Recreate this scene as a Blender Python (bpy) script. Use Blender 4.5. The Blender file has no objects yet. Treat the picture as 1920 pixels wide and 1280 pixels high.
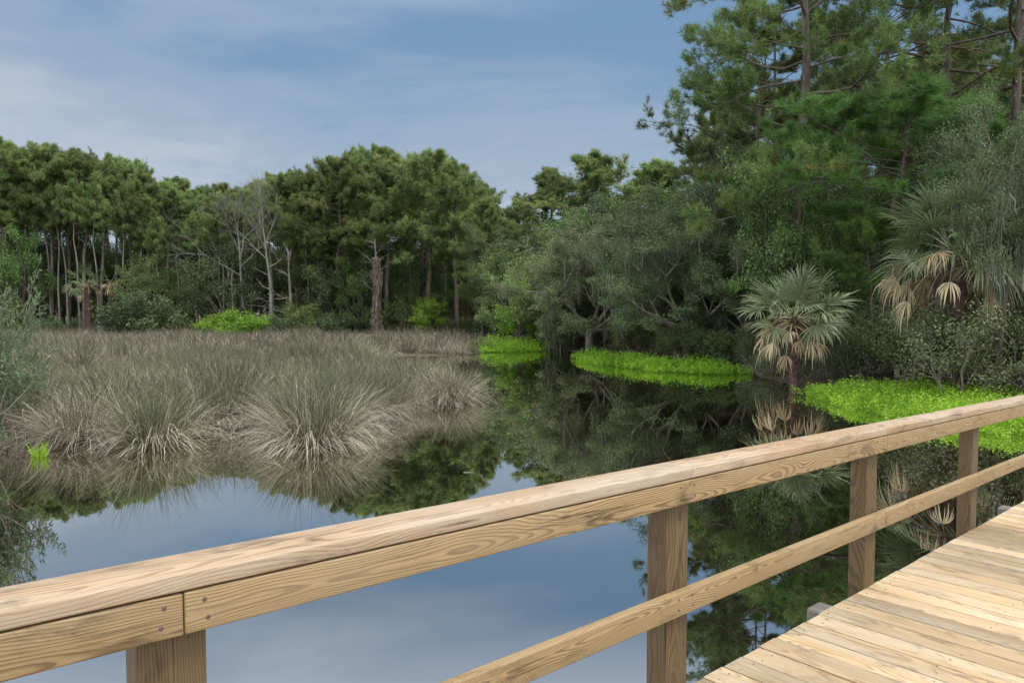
import bpy, bmesh, math, random
import numpy as np
from mathutils import Vector, Matrix

C = bpy.context.scene
R = math.radians

# ------------------------------------------------------------------ camera, sky, sun, exposure
F_PX, HORIZON = 1387.0, 572.0
PITCH = math.atan((640 - HORIZON) / F_PX)
CAM_H = 2.6
cam_d = bpy.data.cameras.new('camera')
cam_d.sensor_width = 36.0
cam_d.lens = 36.0 * F_PX / 1920.0
cam_d.clip_start = 0.05
cam_d.clip_end = 3000
cam = bpy.data.objects.new('camera', cam_d)
cam.location = (0, 0, CAM_H)
cam.rotation_euler = (math.pi / 2 - PITCH, 0, 0)
C.collection.objects.link(cam)
C.camera = cam

SUN_EL, SUN_AZ = R(66), R(118)          # azimuth clockwise from +Y
w = bpy.data.worlds.new('World')
C.world = w
w.use_nodes = True


class NT:
    """small helper round a node tree"""
    def __init__(s, tree):
        s.t = tree
        tree.nodes.clear()

    def n(s, typ, **kw):
        nd = s.t.nodes.new(typ)
        for k, v in kw.items():
            if isinstance(k, str) and k.startswith('i_'):
                key = k[2:]
                nd.inputs[int(key) if key.isdigit() else key].default_value = v
            else:
                setattr(nd, k, v)
        return nd

    def l(s, a, b):
        s.t.links.new(a, b)

    def math(s, op, a, b=None, c=None, clamp=False):
        nd = s.t.nodes.new('ShaderNodeMath')
        nd.operation = op
        nd.use_clamp = clamp
        for i, v in enumerate((a, b, c)):
            if v is None:
                continue
            if isinstance(v, (int, float)):
                nd.inputs[i].default_value = v
            else:
                s.t.links.new(v, nd.inputs[i])
        return nd.outputs[0]

    def vmul(s, a, v):
        nd = s.t.nodes.new('ShaderNodeVectorMath')
        nd.operation = 'MULTIPLY'
        s.t.links.new(a, nd.inputs[0])
        nd.inputs[1].default_value = v
        return nd.outputs[0]

    def noise(s, vec, scale, detail=3.0, rough=.55, dist=0.0):
        nd = s.t.nodes.new('ShaderNodeTexNoise')
        nd.inputs['Scale'].default_value = scale
        nd.inputs['Detail'].default_value = detail
        nd.inputs['Roughness'].default_value = rough
        nd.inputs['Distortion'].default_value = dist
        if vec is not None:
            s.t.links.new(vec, nd.inputs['Vector'])
        return nd.outputs['Fac']

    def ramp(s, fac, stops, interp='LINEAR'):
        nd = s.t.nodes.new('ShaderNodeValToRGB')
        cr = nd.color_ramp
        cr.interpolation = interp
        while len(cr.elements) < len(stops):
            cr.elements.new(.5)
        for e, (p, c) in zip(cr.elements, stops):
            e.position = p
            e.color = (c, c, c, 1) if isinstance(c, (int, float)) else (*c, 1)
        s.t.links.new(fac, nd.inputs[0])
        return nd.outputs[0]

    def mix(s, fac, a, b, mode='MIX'):
        nd = s.t.nodes.new('ShaderNodeMix')
        nd.data_type = 'RGBA'
        nd.blend_type = mode
        for sock, v in ((nd.inputs[0], fac), (nd.inputs[6], a), (nd.inputs[7], b)):
            if isinstance(v, (int, float)):
                sock.default_value = v
            elif isinstance(v, tuple):
                sock.default_value = (*v, 1)
            else:
                s.t.links.new(v, sock)
        return nd.outputs[2]


# sky: a hazy Nishita sky seen through an uneven veil of cloud
nt = NT(w.node_tree)
tc = nt.n('ShaderNodeTexCoord')
sky = nt.n('ShaderNodeTexSky', sky_type='NISHITA', sun_disc=False, sun_elevation=SUN_EL, sun_rotation=SUN_AZ,
           air_density=1.2, dust_density=2.0, ozone_density=2.0)
SKY_STRENGTH = 0.1
sep = nt.n('ShaderNodeSeparateXYZ')
nt.l(tc.outputs['Generated'], sep.inputs[0])
zc = nt.math('MAXIMUM', sep.outputs[2], 0.0)
den = nt.math('ADD', zc, 0.22)
com = nt.n('ShaderNodeCombineXYZ')
nt.l(nt.math('DIVIDE', sep.outputs[0], den), com.inputs[0])
nt.l(nt.math('DIVIDE', sep.outputs[1], den), com.inputs[1])
base = nt.ramp(zc, [(0.0, (.27, .32, .39)), (.10, (.195, .27, .37)), (.20, (.138, .225, .335)), (.35, (.118, .205, .325)),
                    (.55, (.16, .26, .40)), (1.0, (.19, .28, .41))])
cvec = nt.vmul(com.outputs[0], (.55, 1.0, 1.0))
n1 = nt.noise(cvec, 1.35, 7, .58, .35)
n2 = nt.noise(com.outputs[0], 0.55, 3, .5, .2)
left = nt.math('ADD', nt.math('MULTIPLY', sep.outputs[0], -.16), nt.math('MULTIPLY', nt.math('SUBTRACT', .19, zc), .42))
m = nt.math('ADD', nt.math('ADD', nt.math('MULTIPLY', n1, .62), nt.math('MULTIPLY', n2, .38)), left)
mask = nt.ramp(m, [(.40, 0.0), (.52, .42), (.66, 1.0)], 'EASE')
veil = nt.mix(mask, base, nt.ramp(zc, [(0, (.38, .405, .455)), (.3, (.30, .345, .41)), (.6, (.5, .56, .63))]))
# a bright overcast deck begins overhead and covers the sky behind the viewer
yy = nt.math('MAXIMUM', sep.outputs[1], .02)
deck = nt.math('ADD', nt.math('DIVIDE', zc, yy), nt.math('MULTIPLY', nt.math('SUBTRACT', n1, .5), .12))
veil = nt.mix(nt.ramp(deck, [(.42, 0.0), (.49, .14), (.60, .32), (.95, 1.0)]), veil, nt.ramp(zc, [(0, (1.0, 1.02, 1.06)), (.5, (1.35, 1.37, 1.4)), (1, (1.7, 1.7, 1.7))]))
skyc = nt.n('ShaderNodeVectorMath', operation='SCALE')
nt.l(sky.outputs[0], skyc.inputs[0])
skyc.inputs['Scale'].default_value = SKY_STRENGTH
final = nt.mix(.90, skyc.outputs[0], veil)
bg = nt.n('ShaderNodeBackground')
nt.l(final, bg.inputs[0])
bg.inputs[1].default_value = 1.0
wo = nt.n('ShaderNodeOutputWorld')
nt.l(bg.outputs[0], wo.inputs[0])

sd = bpy.data.lights.new('sun', 'SUN')
sd.energy = 2.0
sd.angle = R(20)
sd.color = (1.0, .95, .87)
so = bpy.data.objects.new('sun', sd)
sdir = Vector((math.sin(SUN_AZ) * math.cos(SUN_EL), math.cos(SUN_AZ) * math.cos(SUN_EL), math.sin(SUN_EL)))
so.rotation_euler = (-sdir).to_track_quat('-Z', 'Y').to_euler()
so.location = (0, 0, 60)
C.collection.objects.link(so)

C.view_settings.view_transform = 'Standard'
C.view_settings.look = 'None'
C.view_settings.gamma = 1
C.view_settings.exposure = 0.62
C.render.engine = 'CYCLES'
cy = C.cycles
cy.max_bounces = 6
cy.diffuse_bounces = 3
cy.glossy_bounces = 3
cy.transmission_bounces = 3
cy.use_denoising = True
cy.sample_clamp_indirect = 6


def wx(px, Y):
    return (px - 960) / F_PX * Y


def wz(py, Y):
    return CAM_H + (HORIZON - py) / F_PX * Y


# ------------------------------------------------------------------ mesh helpers
class Buf:
    def __init__(s):
        s.v, s.f, s.t, s.g, s.m = [], [], [], [], []
        s.n = 0

    def add(s, v, f, tint=0.5, grain=None, mat=0):
        v = np.asarray(v, np.float32).reshape(-1, 3)
        if len(v) == 0:
            return
        f = np.asarray(f, np.int64)
        s.v.append(v)
        s.f.append(f + s.n)
        s.m.append(np.full(len(f), mat, np.int32))
        s.t.append(np.broadcast_to(np.asarray(tint, np.float32), (len(v),)).copy())
        if grain is not None:
            s.g.append(np.asarray(grain, np.float32).reshape(-1, 3))
        s.n += len(v)

    def add_buf(s, o, M=None, tshift=0.0):
        off = s.n
        for v, t in zip(o.v, o.t):
            if M is not None:
                v = v @ M[:3, :3].T + M[:3, 3]
            s.v.append(v.astype(np.float32))
            s.t.append(t + tshift)
        for f, m in zip(o.f, o.m):
            s.f.append(f + off)
            s.m.append(m)
        s.n += o.n

    def mesh(s, name, mats, smooth=False):
        me = bpy.data.meshes.new(name)
        v = np.concatenate(s.v)
        me.vertices.add(len(v))
        me.vertices.foreach_set('co', v.ravel())
        loops = np.concatenate([f.ravel() for f in s.f]).astype(np.int32)
        tot = np.concatenate([np.full(f.shape[0], f.shape[1], np.int32) for f in s.f])
        st = np.concatenate([[0], np.cumsum(tot)[:-1]]).astype(np.int32)
        me.loops.add(len(loops))
        me.loops.foreach_set('vertex_index', loops)
        me.polygons.add(len(tot))
        me.polygons.foreach_set('loop_start', st)
        me.polygons.foreach_set('material_index', np.concatenate(s.m))
        if smooth:
            me.polygons.foreach_set('use_smooth', np.ones(len(tot), bool))
        for mt in (mats if isinstance(mats, (list, tuple)) else [mats]):
            me.materials.append(mt)
        a = me.attributes.new('tint', 'FLOAT', 'POINT')
        a.data.foreach_set('value', np.concatenate(s.t))
        if s.g:
            a = me.attributes.new('grain', 'FLOAT_VECTOR', 'POINT')
            a.data.foreach_set('vector', np.concatenate(s.g).ravel())
        me.update(calc_edges=True)
        return me


def norm(a):
    return a / np.maximum(np.linalg.norm(a, axis=-1, keepdims=True), 1e-9)


def tube(buf, pts, rad, sides=6, tint=.5, cap=True):
    pts = np.asarray(pts, float)
    rad = np.asarray(rad, float)
    k = len(pts)
    tan = norm(np.gradient(pts, axis=0))
    ref = np.array([0, 0, 1.0]) if abs(tan[0, 2]) < .8 else np.array([1.0, 0, 0])
    u = norm(np.cross(tan, ref))
    vv = np.cross(tan, u)
    an = np.linspace(0, 2 * math.pi, sides, endpoint=False)
    ring = u[:, None, :] * np.cos(an)[None, :, None] + vv[:, None, :] * np.sin(an)[None, :, None]
    V = pts[:, None, :] + ring * rad[:, None, None]
    i = np.arange(k - 1)[:, None] * sides
    j = np.arange(sides)[None, :]
    j2 = (j + 1) % sides
    Q = np.stack([i + j, i + j2, i + sides + j2, i + sides + j], -1).reshape(-1, 4)
    buf.add(V.reshape(-1, 3), Q, tint)


def rand_unit(rng, n):
    return norm(rng.normal(size=(n, 3)))


def leaves(buf, rng, P, L, W, up=.5, out=None, tint=None, spread=.25):
    """one rhombic leaf at every point of P"""
    n = len(P)
    a = rand_unit(rng, n)
    if out is not None:
        a = norm(a + out)
    nrm = norm(rand_unit(rng, n) + np.array([0, 0, up * 2]))
    b = norm(np.cross(nrm, a))
    sc = rng.uniform(.65, 1.25, (n, 1))
    l, wd = L * sc, W * sc
    V = np.stack([P, P + a * l * .45 + b * wd * .5, P + a * l, P + a * l * .45 - b * wd * .5], 1).reshape(-1, 3)
    Q = np.arange(4 * n).reshape(n, 4)
    t = (rng.uniform(0, 1, n) if tint is None else np.clip(tint + rng.normal(0, spread, n), 0, 1))
    buf.add(V, Q, np.repeat(t, 4))


def needles(buf, rng, P, A, n, L, W, tint):
    """a brush of n needles at every point"""
    k = len(P)
    Pn = np.repeat(P, n, 0)
    An = np.repeat(A, n, 0)
    d = norm(An * .85 + rand_unit(rng, k * n))
    s = norm(np.cross(d, rand_unit(rng, k * n)))
    l = L * rng.uniform(.7, 1.1, (k * n, 1))
    Pn = Pn - An * rng.uniform(0, .5, (k * n, 1)) * L
    V = np.stack([Pn + s * W * .5, Pn + d * l, Pn - s * W * .5], 1).reshape(-1, 3)
    buf.add(V, np.arange(3 * k * n).reshape(-1, 3), np.repeat(np.repeat(tint, n), 3))


def wander(rng, p0, d0, length, k, bend=.25, up=0.0):
    """a crooked polyline"""
    pts = [np.asarray(p0, float)]
    d = np.asarray(d0, float)
    step = length / (k - 1)
    for i in range(k - 1):
        d = d + rng.normal(0, bend, 3) * .5 + np.array([0, 0, up])
        d = d / np.linalg.norm(d)
        pts.append(pts[-1] + d * step)
    return np.array(pts)


def perp_dir(rng, d, ang):
    """a direction at angle ang from d, random roll"""
    r = rng.normal(size=3)
    s = np.cross(d, r)
    s = s / np.linalg.norm(s)
    return d * math.cos(ang) + s * math.sin(ang)


# ------------------------------------------------------------------ materials
def new_mat(name):
    m = bpy.data.materials.new(name)
    m.use_nodes = True
    return m, NT(m.node_tree)


def out(nt, sh):
    o = nt.n('ShaderNodeOutputMaterial')
    nt.l(sh, o.inputs[0])
    return o


def leaf_mat(name, stops, trans=.25, rough=.55, spec=.25, var=.25, hue=.012):
    m, nt = new_mat(name)
    at = nt.n('ShaderNodeAttribute', attribute_name='tint')
    col = nt.ramp(at.outputs['Fac'], stops)
    oi = nt.n('ShaderNodeObjectInfo')
    h = nt.n('ShaderNodeHueSaturation')
    nt.l(col, h.inputs['Color'])
    nt.l(nt.math('MULTIPLY_ADD', oi.outputs['Random'], 2 * hue, .5 - hue), h.inputs['Hue'])
    nt.l(nt.math('MULTIPLY_ADD', oi.outputs['Random'], var * 2, 1 - var), h.inputs['Value'])
    p = nt.n('ShaderNodeBsdfPrincipled')
    nt.l(h.outputs[0], p.inputs['Base Color'])
    p.inputs['Roughness'].default_value = rough
    p.inputs['Specular IOR Level'].default_value = spec
    if trans:
        t = nt.n('ShaderNodeBsdfTranslucent')
        nt.l(h.outputs[0], t.inputs[0])
        mx = nt.n('ShaderNodeMixShader')
        mx.inputs[0].default_value = trans
        nt.l(p.outputs[0], mx.inputs[1])
        nt.l(t.outputs[0], mx.inputs[2])
        out(nt, mx.outputs[0])
    else:
        out(nt, p.outputs[0])
    return m


def bark_mat(name, c1, c2, scale=6.0, stretch=.25, bump=.5):
    m, nt = new_mat(name)
    tcn = nt.n('ShaderNodeTexCoord')
    v = nt.vmul(tcn.outputs['Object'], (1, 1, stretch))
    a = nt.noise(v, scale, 6, .65, .4)
    b = nt.noise(tcn.outputs['Object'], .8, 3)
    f = nt.math('ADD', nt.math('MULTIPLY', a, .75), nt.math('MULTIPLY', b, .25))
    col = nt.ramp(f, [(.36, c1), (.62, c2)])
    p = nt.n('ShaderNodeBsdfPrincipled')
    nt.l(col, p.inputs['Base Color'])
    p.inputs['Roughness'].default_value = .85
    p.inputs['Specular IOR Level'].default_value = .2
    bp = nt.n('ShaderNodeBump')
    bp.inputs['Strength'].default_value = bump
    bp.inputs['Distance'].default_value = .05
    nt.l(a, bp.inputs['Height'])
    nt.l(bp.outputs[0], p.inputs['Normal'])
    out(nt, p.outputs[0])
    return m


def wood_mat(name, light, dark, bleach, ring=.0105, contrast=1.0, bleach_amt=.5, rough=.6):
    """sawn pine: growth rings round a tilted pith, knots, fibre, weathering"""
    m, nt = new_mat(name)
    at = nt.n('ShaderNodeAttribute', attribute_name='grain')
    tn = nt.n('ShaderNodeAttribute', attribute_name='tint')
    v = at.outputs['Vector']
    warp = nt.noise(nt.vmul(v, (1.3, 5, 5)), 1.0, 2, .5)
    warp2 = nt.noise(nt.vmul(v, (6, 22, 22)), 1.0, 2, .5)
    vo = nt.n('ShaderNodeTexVoronoi', feature='F1')
    vo.inputs['Scale'].default_value = 1.0
    nt.l(nt.vmul(v, (1.5, 5.5, 5.5)), vo.inputs['Vector'])
    cs = nt.n('ShaderNodeSeparateColor')
    nt.l(vo.outputs['Color'], cs.inputs[0])
    has = nt.math('GREATER_THAN', cs.outputs[0], .35)
    kd = nt.math('MULTIPLY', nt.ramp(vo.outputs['Distance'], [(0, 1.0), (.12, .62), (.35, .12), (.6, 0.0)]), has)
    core = nt.math('MULTIPLY', nt.ramp(vo.outputs['Distance'], [(0.0, 1.0), (.035, .9), (.06, 0.0)]), has)
    s3 = nt.n('ShaderNodeSeparateXYZ')
    nt.l(v, s3.inputs[0])
    r = nt.math('SQRT', nt.math('ADD', nt.math('POWER', s3.outputs[1], 2.0), nt.math('POWER', s3.outputs[2], 2.0)))
    r = nt.math('ADD', r, nt.math('MULTIPLY', nt.math('SUBTRACT', warp, .5), .105))
    r = nt.math('ADD', r, nt.math('MULTIPLY', nt.math('SUBTRACT', warp2, .5), .006))
    r = nt.math('ADD', r, nt.math('MULTIPLY', kd, .030))
    fr = nt.math('FRACT', nt.math('DIVIDE', r, ring))
    rings = nt.ramp(fr, [(0, .10), (.15, .0), (.50, .12), (.68, .75), (.80, 1.0), (.93, 1.0), (1.0, .10)])
    fib = nt.noise(nt.vmul(v, (5, 170, 170)), 1.0, 3, .6)
    blot = nt.noise(nt.vmul(v, (1.1, 7, 7)), 1.0, 4, .6)
    col = nt.mix(nt.math('MULTIPLY', rings, contrast), light, dark)
    col = nt.mix(nt.math('MULTIPLY', nt.ramp(blot, [(.38, 0.0), (.66, 1.0)]), bleach_amt), col, bleach)
    col = nt.mix(core, col, (.13, .065, .03))
    gain = nt.math('MULTIPLY', nt.math('MULTIPLY_ADD', fib, .55, .72), nt.math('MULTIPLY_ADD', tn.outputs['Fac'], .6, .70))
    crack = nt.noise(nt.vmul(v, (1.4, 95, 95)), 1.0, 2, .5)
    gain = nt.math('MULTIPLY', gain, nt.ramp(crack, [(.27, .28), (.335, 1.0)]))
    stain = nt.noise(nt.vmul(v, (3.5, 9, 9)), 1.0, 5, .7, .6)
    gain = nt.math('MULTIPLY', gain, nt.ramp(stain, [(.30, .50), (.45, 1.0), (.70, 1.07)]))
    vm = nt.n('ShaderNodeVectorMath', operation='SCALE')
    nt.l(col, vm.inputs[0])
    nt.l(gain, vm.inputs['Scale'])
    p = nt.n('ShaderNodeBsdfPrincipled')
    nt.l(vm.outputs[0], p.inputs['Base Color'])
    p.inputs['Roughness'].default_value = rough
    p.inputs['Specular IOR Level'].default_value = .3
    bp = nt.n('ShaderNodeBump')
    bp.inputs['Strength'].default_value = .35
    bp.inputs['Distance'].default_value = .004
    nt.l(nt.math('ADD', nt.math('MULTIPLY', fib, .6), nt.math('MULTIPLY', rings, -.25)), bp.inputs['Height'])
    nt.l(bp.outputs[0], p.inputs['Normal'])
    out(nt, p.outputs[0])
    return m


def plain_mat(name, col, rough=.7, metal=0.0):
    m, nt = new_mat(name)
    tcn = nt.n('ShaderNodeTexCoord')
    a = nt.noise(tcn.outputs['Object'], 30, 3)
    p = nt.n('ShaderNodeBsdfPrincipled')
    nt.l(nt.mix(a, tuple(c * .7 for c in col), tuple(min(1, c * 1.3) for c in col)), p.inputs['Base Color'])
    p.inputs['Roughness'].default_value = rough
    p.inputs['Metallic'].default_value = metal
    out(nt, p.outputs[0])
    return m


M = {}
M['pine'] = leaf_mat('pine_needles', [(0, (.095, .13, .045)), (.5, (.165, .232, .082)), (.85, (.23, .30, .105)), (1, (.28, .31, .12))], .5, .5, .3, .28)
M['pine_near'] = leaf_mat('long_pine_needles', [(0, (.048, .078, .026)), (.5, (.092, .145, .042)), (.9, (.155, .22, .058)), (1, (.19, .16, .06))], .3, .45, .3, .2)
M['pine_fresh'] = leaf_mat('fresh_pine_needles', [(0, (.058, .11, .032)), (.5, (.112, .21, .05)), (1, (.18, .30, .07))], .35, .45, .3, .1)
M['oak'] = leaf_mat('oak_leaves', [(0, (.045, .068, .032)), (.5, (.088, .122, .054)), (1, (.15, .185, .088))], .25, .55, .22, .2)
M['oak_dark'] = leaf_mat('dark_oak_leaves', [(0, (.034, .056, .026)), (.5, (.066, .10, .044)), (1, (.12, .155, .072))], .25, .55, .22, .2)
M['oak_pale'] = leaf_mat('pale_oak_leaves', [(0, (.07, .095, .045)), (.5, (.14, .172, .084)), (1, (.225, .255, .138))], .25, .55, .22, .15)
M['broad'] = leaf_mat('broad_leaves', [(0, (.045, .085, .026)), (.5, (.095, .165, .044)), (1, (.165, .25, .065))], .3, .45, .4, .25)
M['under'] = leaf_mat('understory_leaves', [(0, (.055, .085, .03)), (.5, (.12, .165, .055)), (1, (.20, .245, .085))], .35, .5, .35, .4, .02)
M['lime'] = leaf_mat('lime_leaves', [(0, (.085, .18, .02)), (.5, (.18, .33, .04)), (1, (.28, .43, .06))], .35, .5, .3, .12)
M['patch'] = leaf_mat('marsh_herb_leaves', [(0, (.085, .205, .012)), (.5, (.17, .36, .02)), (1, (.265, .455, .035))], .35, .5, .3, .03)
M['myrtle'] = leaf_mat('grey_green_leaves', [(0, (.038, .058, .026)), (.5, (.085, .118, .055)), (1, (.175, .21, .12))], .25, .5, .4, .1)
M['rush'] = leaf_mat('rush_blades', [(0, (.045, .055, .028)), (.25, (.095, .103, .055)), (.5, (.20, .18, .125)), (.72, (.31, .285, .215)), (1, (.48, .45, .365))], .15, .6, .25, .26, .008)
M['moss'] = leaf_mat('hanging_moss', [(0, (.075, .085, .065)), (1, (.19, .20, .155))], .2, .9, .1, .1)
M['palm'] = leaf_mat('palm_leaflets', [(0, (.06, .085, .04)), (.4, (.125, .165, .08)), (.7, (.21, .25, .13)), (1, (.35, .35, .21))], .2, .4, .5, .12)
M['palm_dead'] = leaf_mat('dry_palm_leaflets', [(0, (.14, .095, .055)), (.5, (.30, .232, .135)), (1, (.53, .45, .30))], .15, .7, .2, .18)
M['dead_vine'] = leaf_mat('dry_vine', [(0, (.095, .08, .062)), (1, (.26, .225, .175))], .1, .8, .1, .1)
M['bark_pine'] = bark_mat('pine_bark', (.042, .035, .030), (.15, .125, .108), 7, .22)
M['bark_grey'] = bark_mat('grey_bark', (.09, .08, .068), (.29, .26, .225), 8, .3)
M['bark_dead'] = bark_mat('bleached_wood', (.105, .10, .088), (.25, .235, .21), 9, .15, .3)
M['bark_palm'] = bark_mat('palm_trunk', (.030, .020, .016), (.13, .085, .07), 9, 1.0, .8)
M['wood_rail'] = wood_mat('sawn_pine_rail', (.275, .195, .098), (.085, .048, .019), (.25, .195, .125), .0060, .75, .45)
M['wood_cap'] = wood_mat('weathered_pine_cap', (.33, .235, .145), (.14, .082, .042), (.40, .355, .295), .0068, .65, .6, .5)
M['wood_deck'] = wood_mat('pine_decking', (.385, .285, .165), (.18, .11, .055), (.39, .345, .275), .0060, .72, .55, .55)
M['wood_post'] = wood_mat('treated_pine_post', (.112, .075, .034), (.045, .027, .012), (.10, .072, .042), .0075, .8, .45)
M['wood_grey'] = wood_mat('old_grey_timber', (.15, .14, .125), (.07, .06, .052), (.19, .18, .165), .009, .8, .6, .8)
M['screw'] = plain_mat('screw_head', (.10, .075, .055), .6, .3)

# water: dark tea-coloured pond, strongly mirroring at this low angle
m, nt = new_mat('pond_water')
tcn = nt.n('ShaderNodeTexCoord')
lw = nt.n('ShaderNodeFresnel')
lw.inputs['IOR'].default_value = 1.33
fac = nt.math('MINIMUM', nt.math('MULTIPLY', nt.math('POWER', lw.outputs[0], .26), 1.12), .97)
df = nt.n('ShaderNodeBsdfDiffuse')
df.inputs[0].default_value = (.006, .0045, .0035, 1)
gl = nt.n('ShaderNodeBsdfGlossy')
gl.inputs['Color'].default_value = (.97, .95, .91, 1)
gl.inputs['Roughness'].default_value = .012
rip = nt.noise(nt.vmul(tcn.outputs['Object'], (1, 1.0, 1)), 1.1, 2, .4)
bp = nt.n('ShaderNodeBump')
bp.inputs['Strength'].default_value = .03
bp.inputs['Distance'].default_value = .02
nt.l(rip, bp.inputs['Height'])
nt.l(bp.outputs[0], gl.inputs['Normal'])
mx = nt.n('ShaderNodeMixShader')
nt.l(fac, mx.inputs[0])
nt.l(df.outputs[0], mx.inputs[1])
nt.l(gl.outputs[0], mx.inputs[2])
out(nt, mx.outputs[0])
M['water'] = m

m, nt = new_mat('leaf_litter')
tcn = nt.n('ShaderNodeTexCoord')
a = nt.noise(tcn.outputs['Object'], 3.0, 8, .7)
b = nt.noise(tcn.outputs['Object'], .25, 3)
col = nt.ramp(nt.math('ADD', nt.math('MULTIPLY', a, .7), nt.math('MULTIPLY', b, .3)),
              [(.35, (.012, .009, .006)), (.55, (.06, .045, .028)), (.7, (.085, .08, .04))])
p = nt.n('ShaderNodeBsdfPrincipled')
nt.l(col, p.inputs['Base Color'])
p.inputs['Roughness'].default_value = .95
bp = nt.n('ShaderNodeBump')
bp.inputs['Distance'].default_value = .05
nt.l(a, bp.inputs['Height'])
nt.l(bp.outputs[0], p.inputs['Normal'])
out(nt, p.outputs[0])
M['ground'] = m


# ------------------------------------------------------------------ scene-graph helpers
def link(o, parent=None):
    C.collection.objects.link(o)
    if parent:
        o.parent = parent
    return o


def tag(o, label, cat, group=None, kind=None):
    if label:
        o['label'] = label
    if cat:
        o['category'] = cat
    if group:
        o['group'] = group
    if kind:
        o['kind'] = kind
    return o


def thing(name, label, cat, loc, rz=0.0, group=None, scale=(1, 1, 1)):
    o = bpy.data.objects.new(name, None)
    o.empty_display_size = .3
    o.location = loc
    o.rotation_euler = (0, 0, rz)
    o.scale = scale if isinstance(scale, tuple) else (scale,) * 3
    link(o)
    return tag(o, label, cat, group)


def part(name, me, parent, label=None):
    o = bpy.data.objects.new(name, me)
    link(o, parent)
    if label:
        o['label'] = label
    return o


def place(parts, name, label, cat, loc, rz=0.0, scale=1.0, group=None):
    """a thing with a copy of every prototype part (mesh data shared)"""
    t = thing(name, label, cat, loc, rz, group, scale)
    for pn, me in parts:
        part(pn, me, t)
    return t


# ------------------------------------------------------------------ ground and water
def poly_sd(P, poly):
    """signed distance, positive outside"""
    poly = np.asarray(poly, float)
    d = np.full(len(P), 1e9)
    ins = np.zeros(len(P), bool)
    for a, b in zip(poly, np.roll(poly, -1, 0)):
        ab = b - a
        t = np.clip(((P - a) @ ab) / (ab @ ab), 0, 1)
        d = np.minimum(d, np.linalg.norm(P - (a + t[:, None] * ab), axis=1))
        cond = ((a[1] > P[:, 1]) != (b[1] > P[:, 1]))
        with np.errstate(divide='ignore', invalid='ignore'):
            xi = (b[0] - a[0]) * (P[:, 1] - a[1]) / (b[1] - a[1]) + a[0]
        ins ^= cond & (P[:, 0] < xi)
    return np.where(ins, -d, d)


POND = [(-30, -25), (18, -25), (16, 0), (14.5, 8), (12.3, 13), (11.0, 17), (10.0, 20.5), (9.4, 22.6), (9.0, 24.2), (8.9, 27), (9.2, 29.8),
        (6.6, 31.5), (5.0, 35), (3.8, 40), (2.6, 44), (0.5, 43.5), (-1.2, 41.5), (-3, 38.0), (-6.2, 37.5), (-7.5, 33), (-6.0, 27),
        (-3.6, 24.5), (-1.6, 22.5), (-1.5, 20.8), (-3.2, 17.8), (-4.6, 14.8), (-7.5, 14.6), (-11, 14.8), (-13, 14), (-20, 12)]
xs = np.concatenate([[-900, -500, -300, -200, -140, -100], np.arange(-80, 80.1, .8), [100, 140, 200, 300, 500, 900]])
ys = np.concatenate([[-600, -300, -150, -80, -50], np.arange(-30, 120.1, .8), [140, 180, 250, 400, 700, 1400]])
GX, GY = np.meshgrid(xs, ys)
GP = np.stack([GX.ravel(), GY.ravel()], 1)
sdv = poly_sd(GP, POND)
rngG = np.random.default_rng(3)
marsh = (GP[:, 0] < -.5) & (GP[:, 1] > 13) & (GP[:, 1] < 58)
gz = np.where(sdv > 0, np.minimum(sdv * .12, .45), np.maximum(sdv * .35, -.9))
gz = np.where(marsh & (sdv > 0), np.minimum(sdv * .1, .06), gz) + rngG.normal(0, .02, len(gz)) * (sdv > .5)
nx, ny = len(xs), len(ys)
i = np.arange(ny - 1)[:, None] * nx
j = np.arange(nx - 1)[None, :]
Q = np.stack([i + j, i + j + 1, i + nx + j + 1, i + nx + j], -1).reshape(-1, 4)
b = Buf()
b.add(np.column_stack([GP, gz]), Q)
tag(link(bpy.data.objects.new('ground', b.mesh('ground', M['ground'], True))), None, None, kind='structure')
b = Buf()
b.add([(-60, -60, 0), (60, -60, 0), (60, 60, 0), (-60, 60, 0)], [[0, 1, 2, 3]])
tag(link(bpy.data.objects.new('water', b.mesh('water', M['water']))), None, None, kind='structure')


def ground_z(x, y):
    s = float(poly_sd(np.array([[x, y]]), POND)[0])
    if s <= 0:
        return max(s * .35, -.9)
    if x < -.5 and 13 < y < 58:
        return min(s * .1, .06)
    return min(s * .12, .45)


# ------------------------------------------------------------------ boardwalk and railing
A = R(47.4)
DV = np.array([math.sin(A), math.cos(A), 0.0])          # along the rail, away from the camera
NV = np.array([DV[1], -DV[0], 0.0])                     # towards the deck
P0 = np.array([-.713, 1.55, CAM_H])
SLOPE = -.0317


def gap_z(s):
    return -.598 + SLOPE * s


def rail_pt(s, off, dz):
    """point in the railing's frame; dz is measured from the underside of the cap"""
    return P0 + DV * s + NV * off + np.array([0, 0, gap_z(s) + dz])


rb = np.random.default_rng(11)


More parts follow.
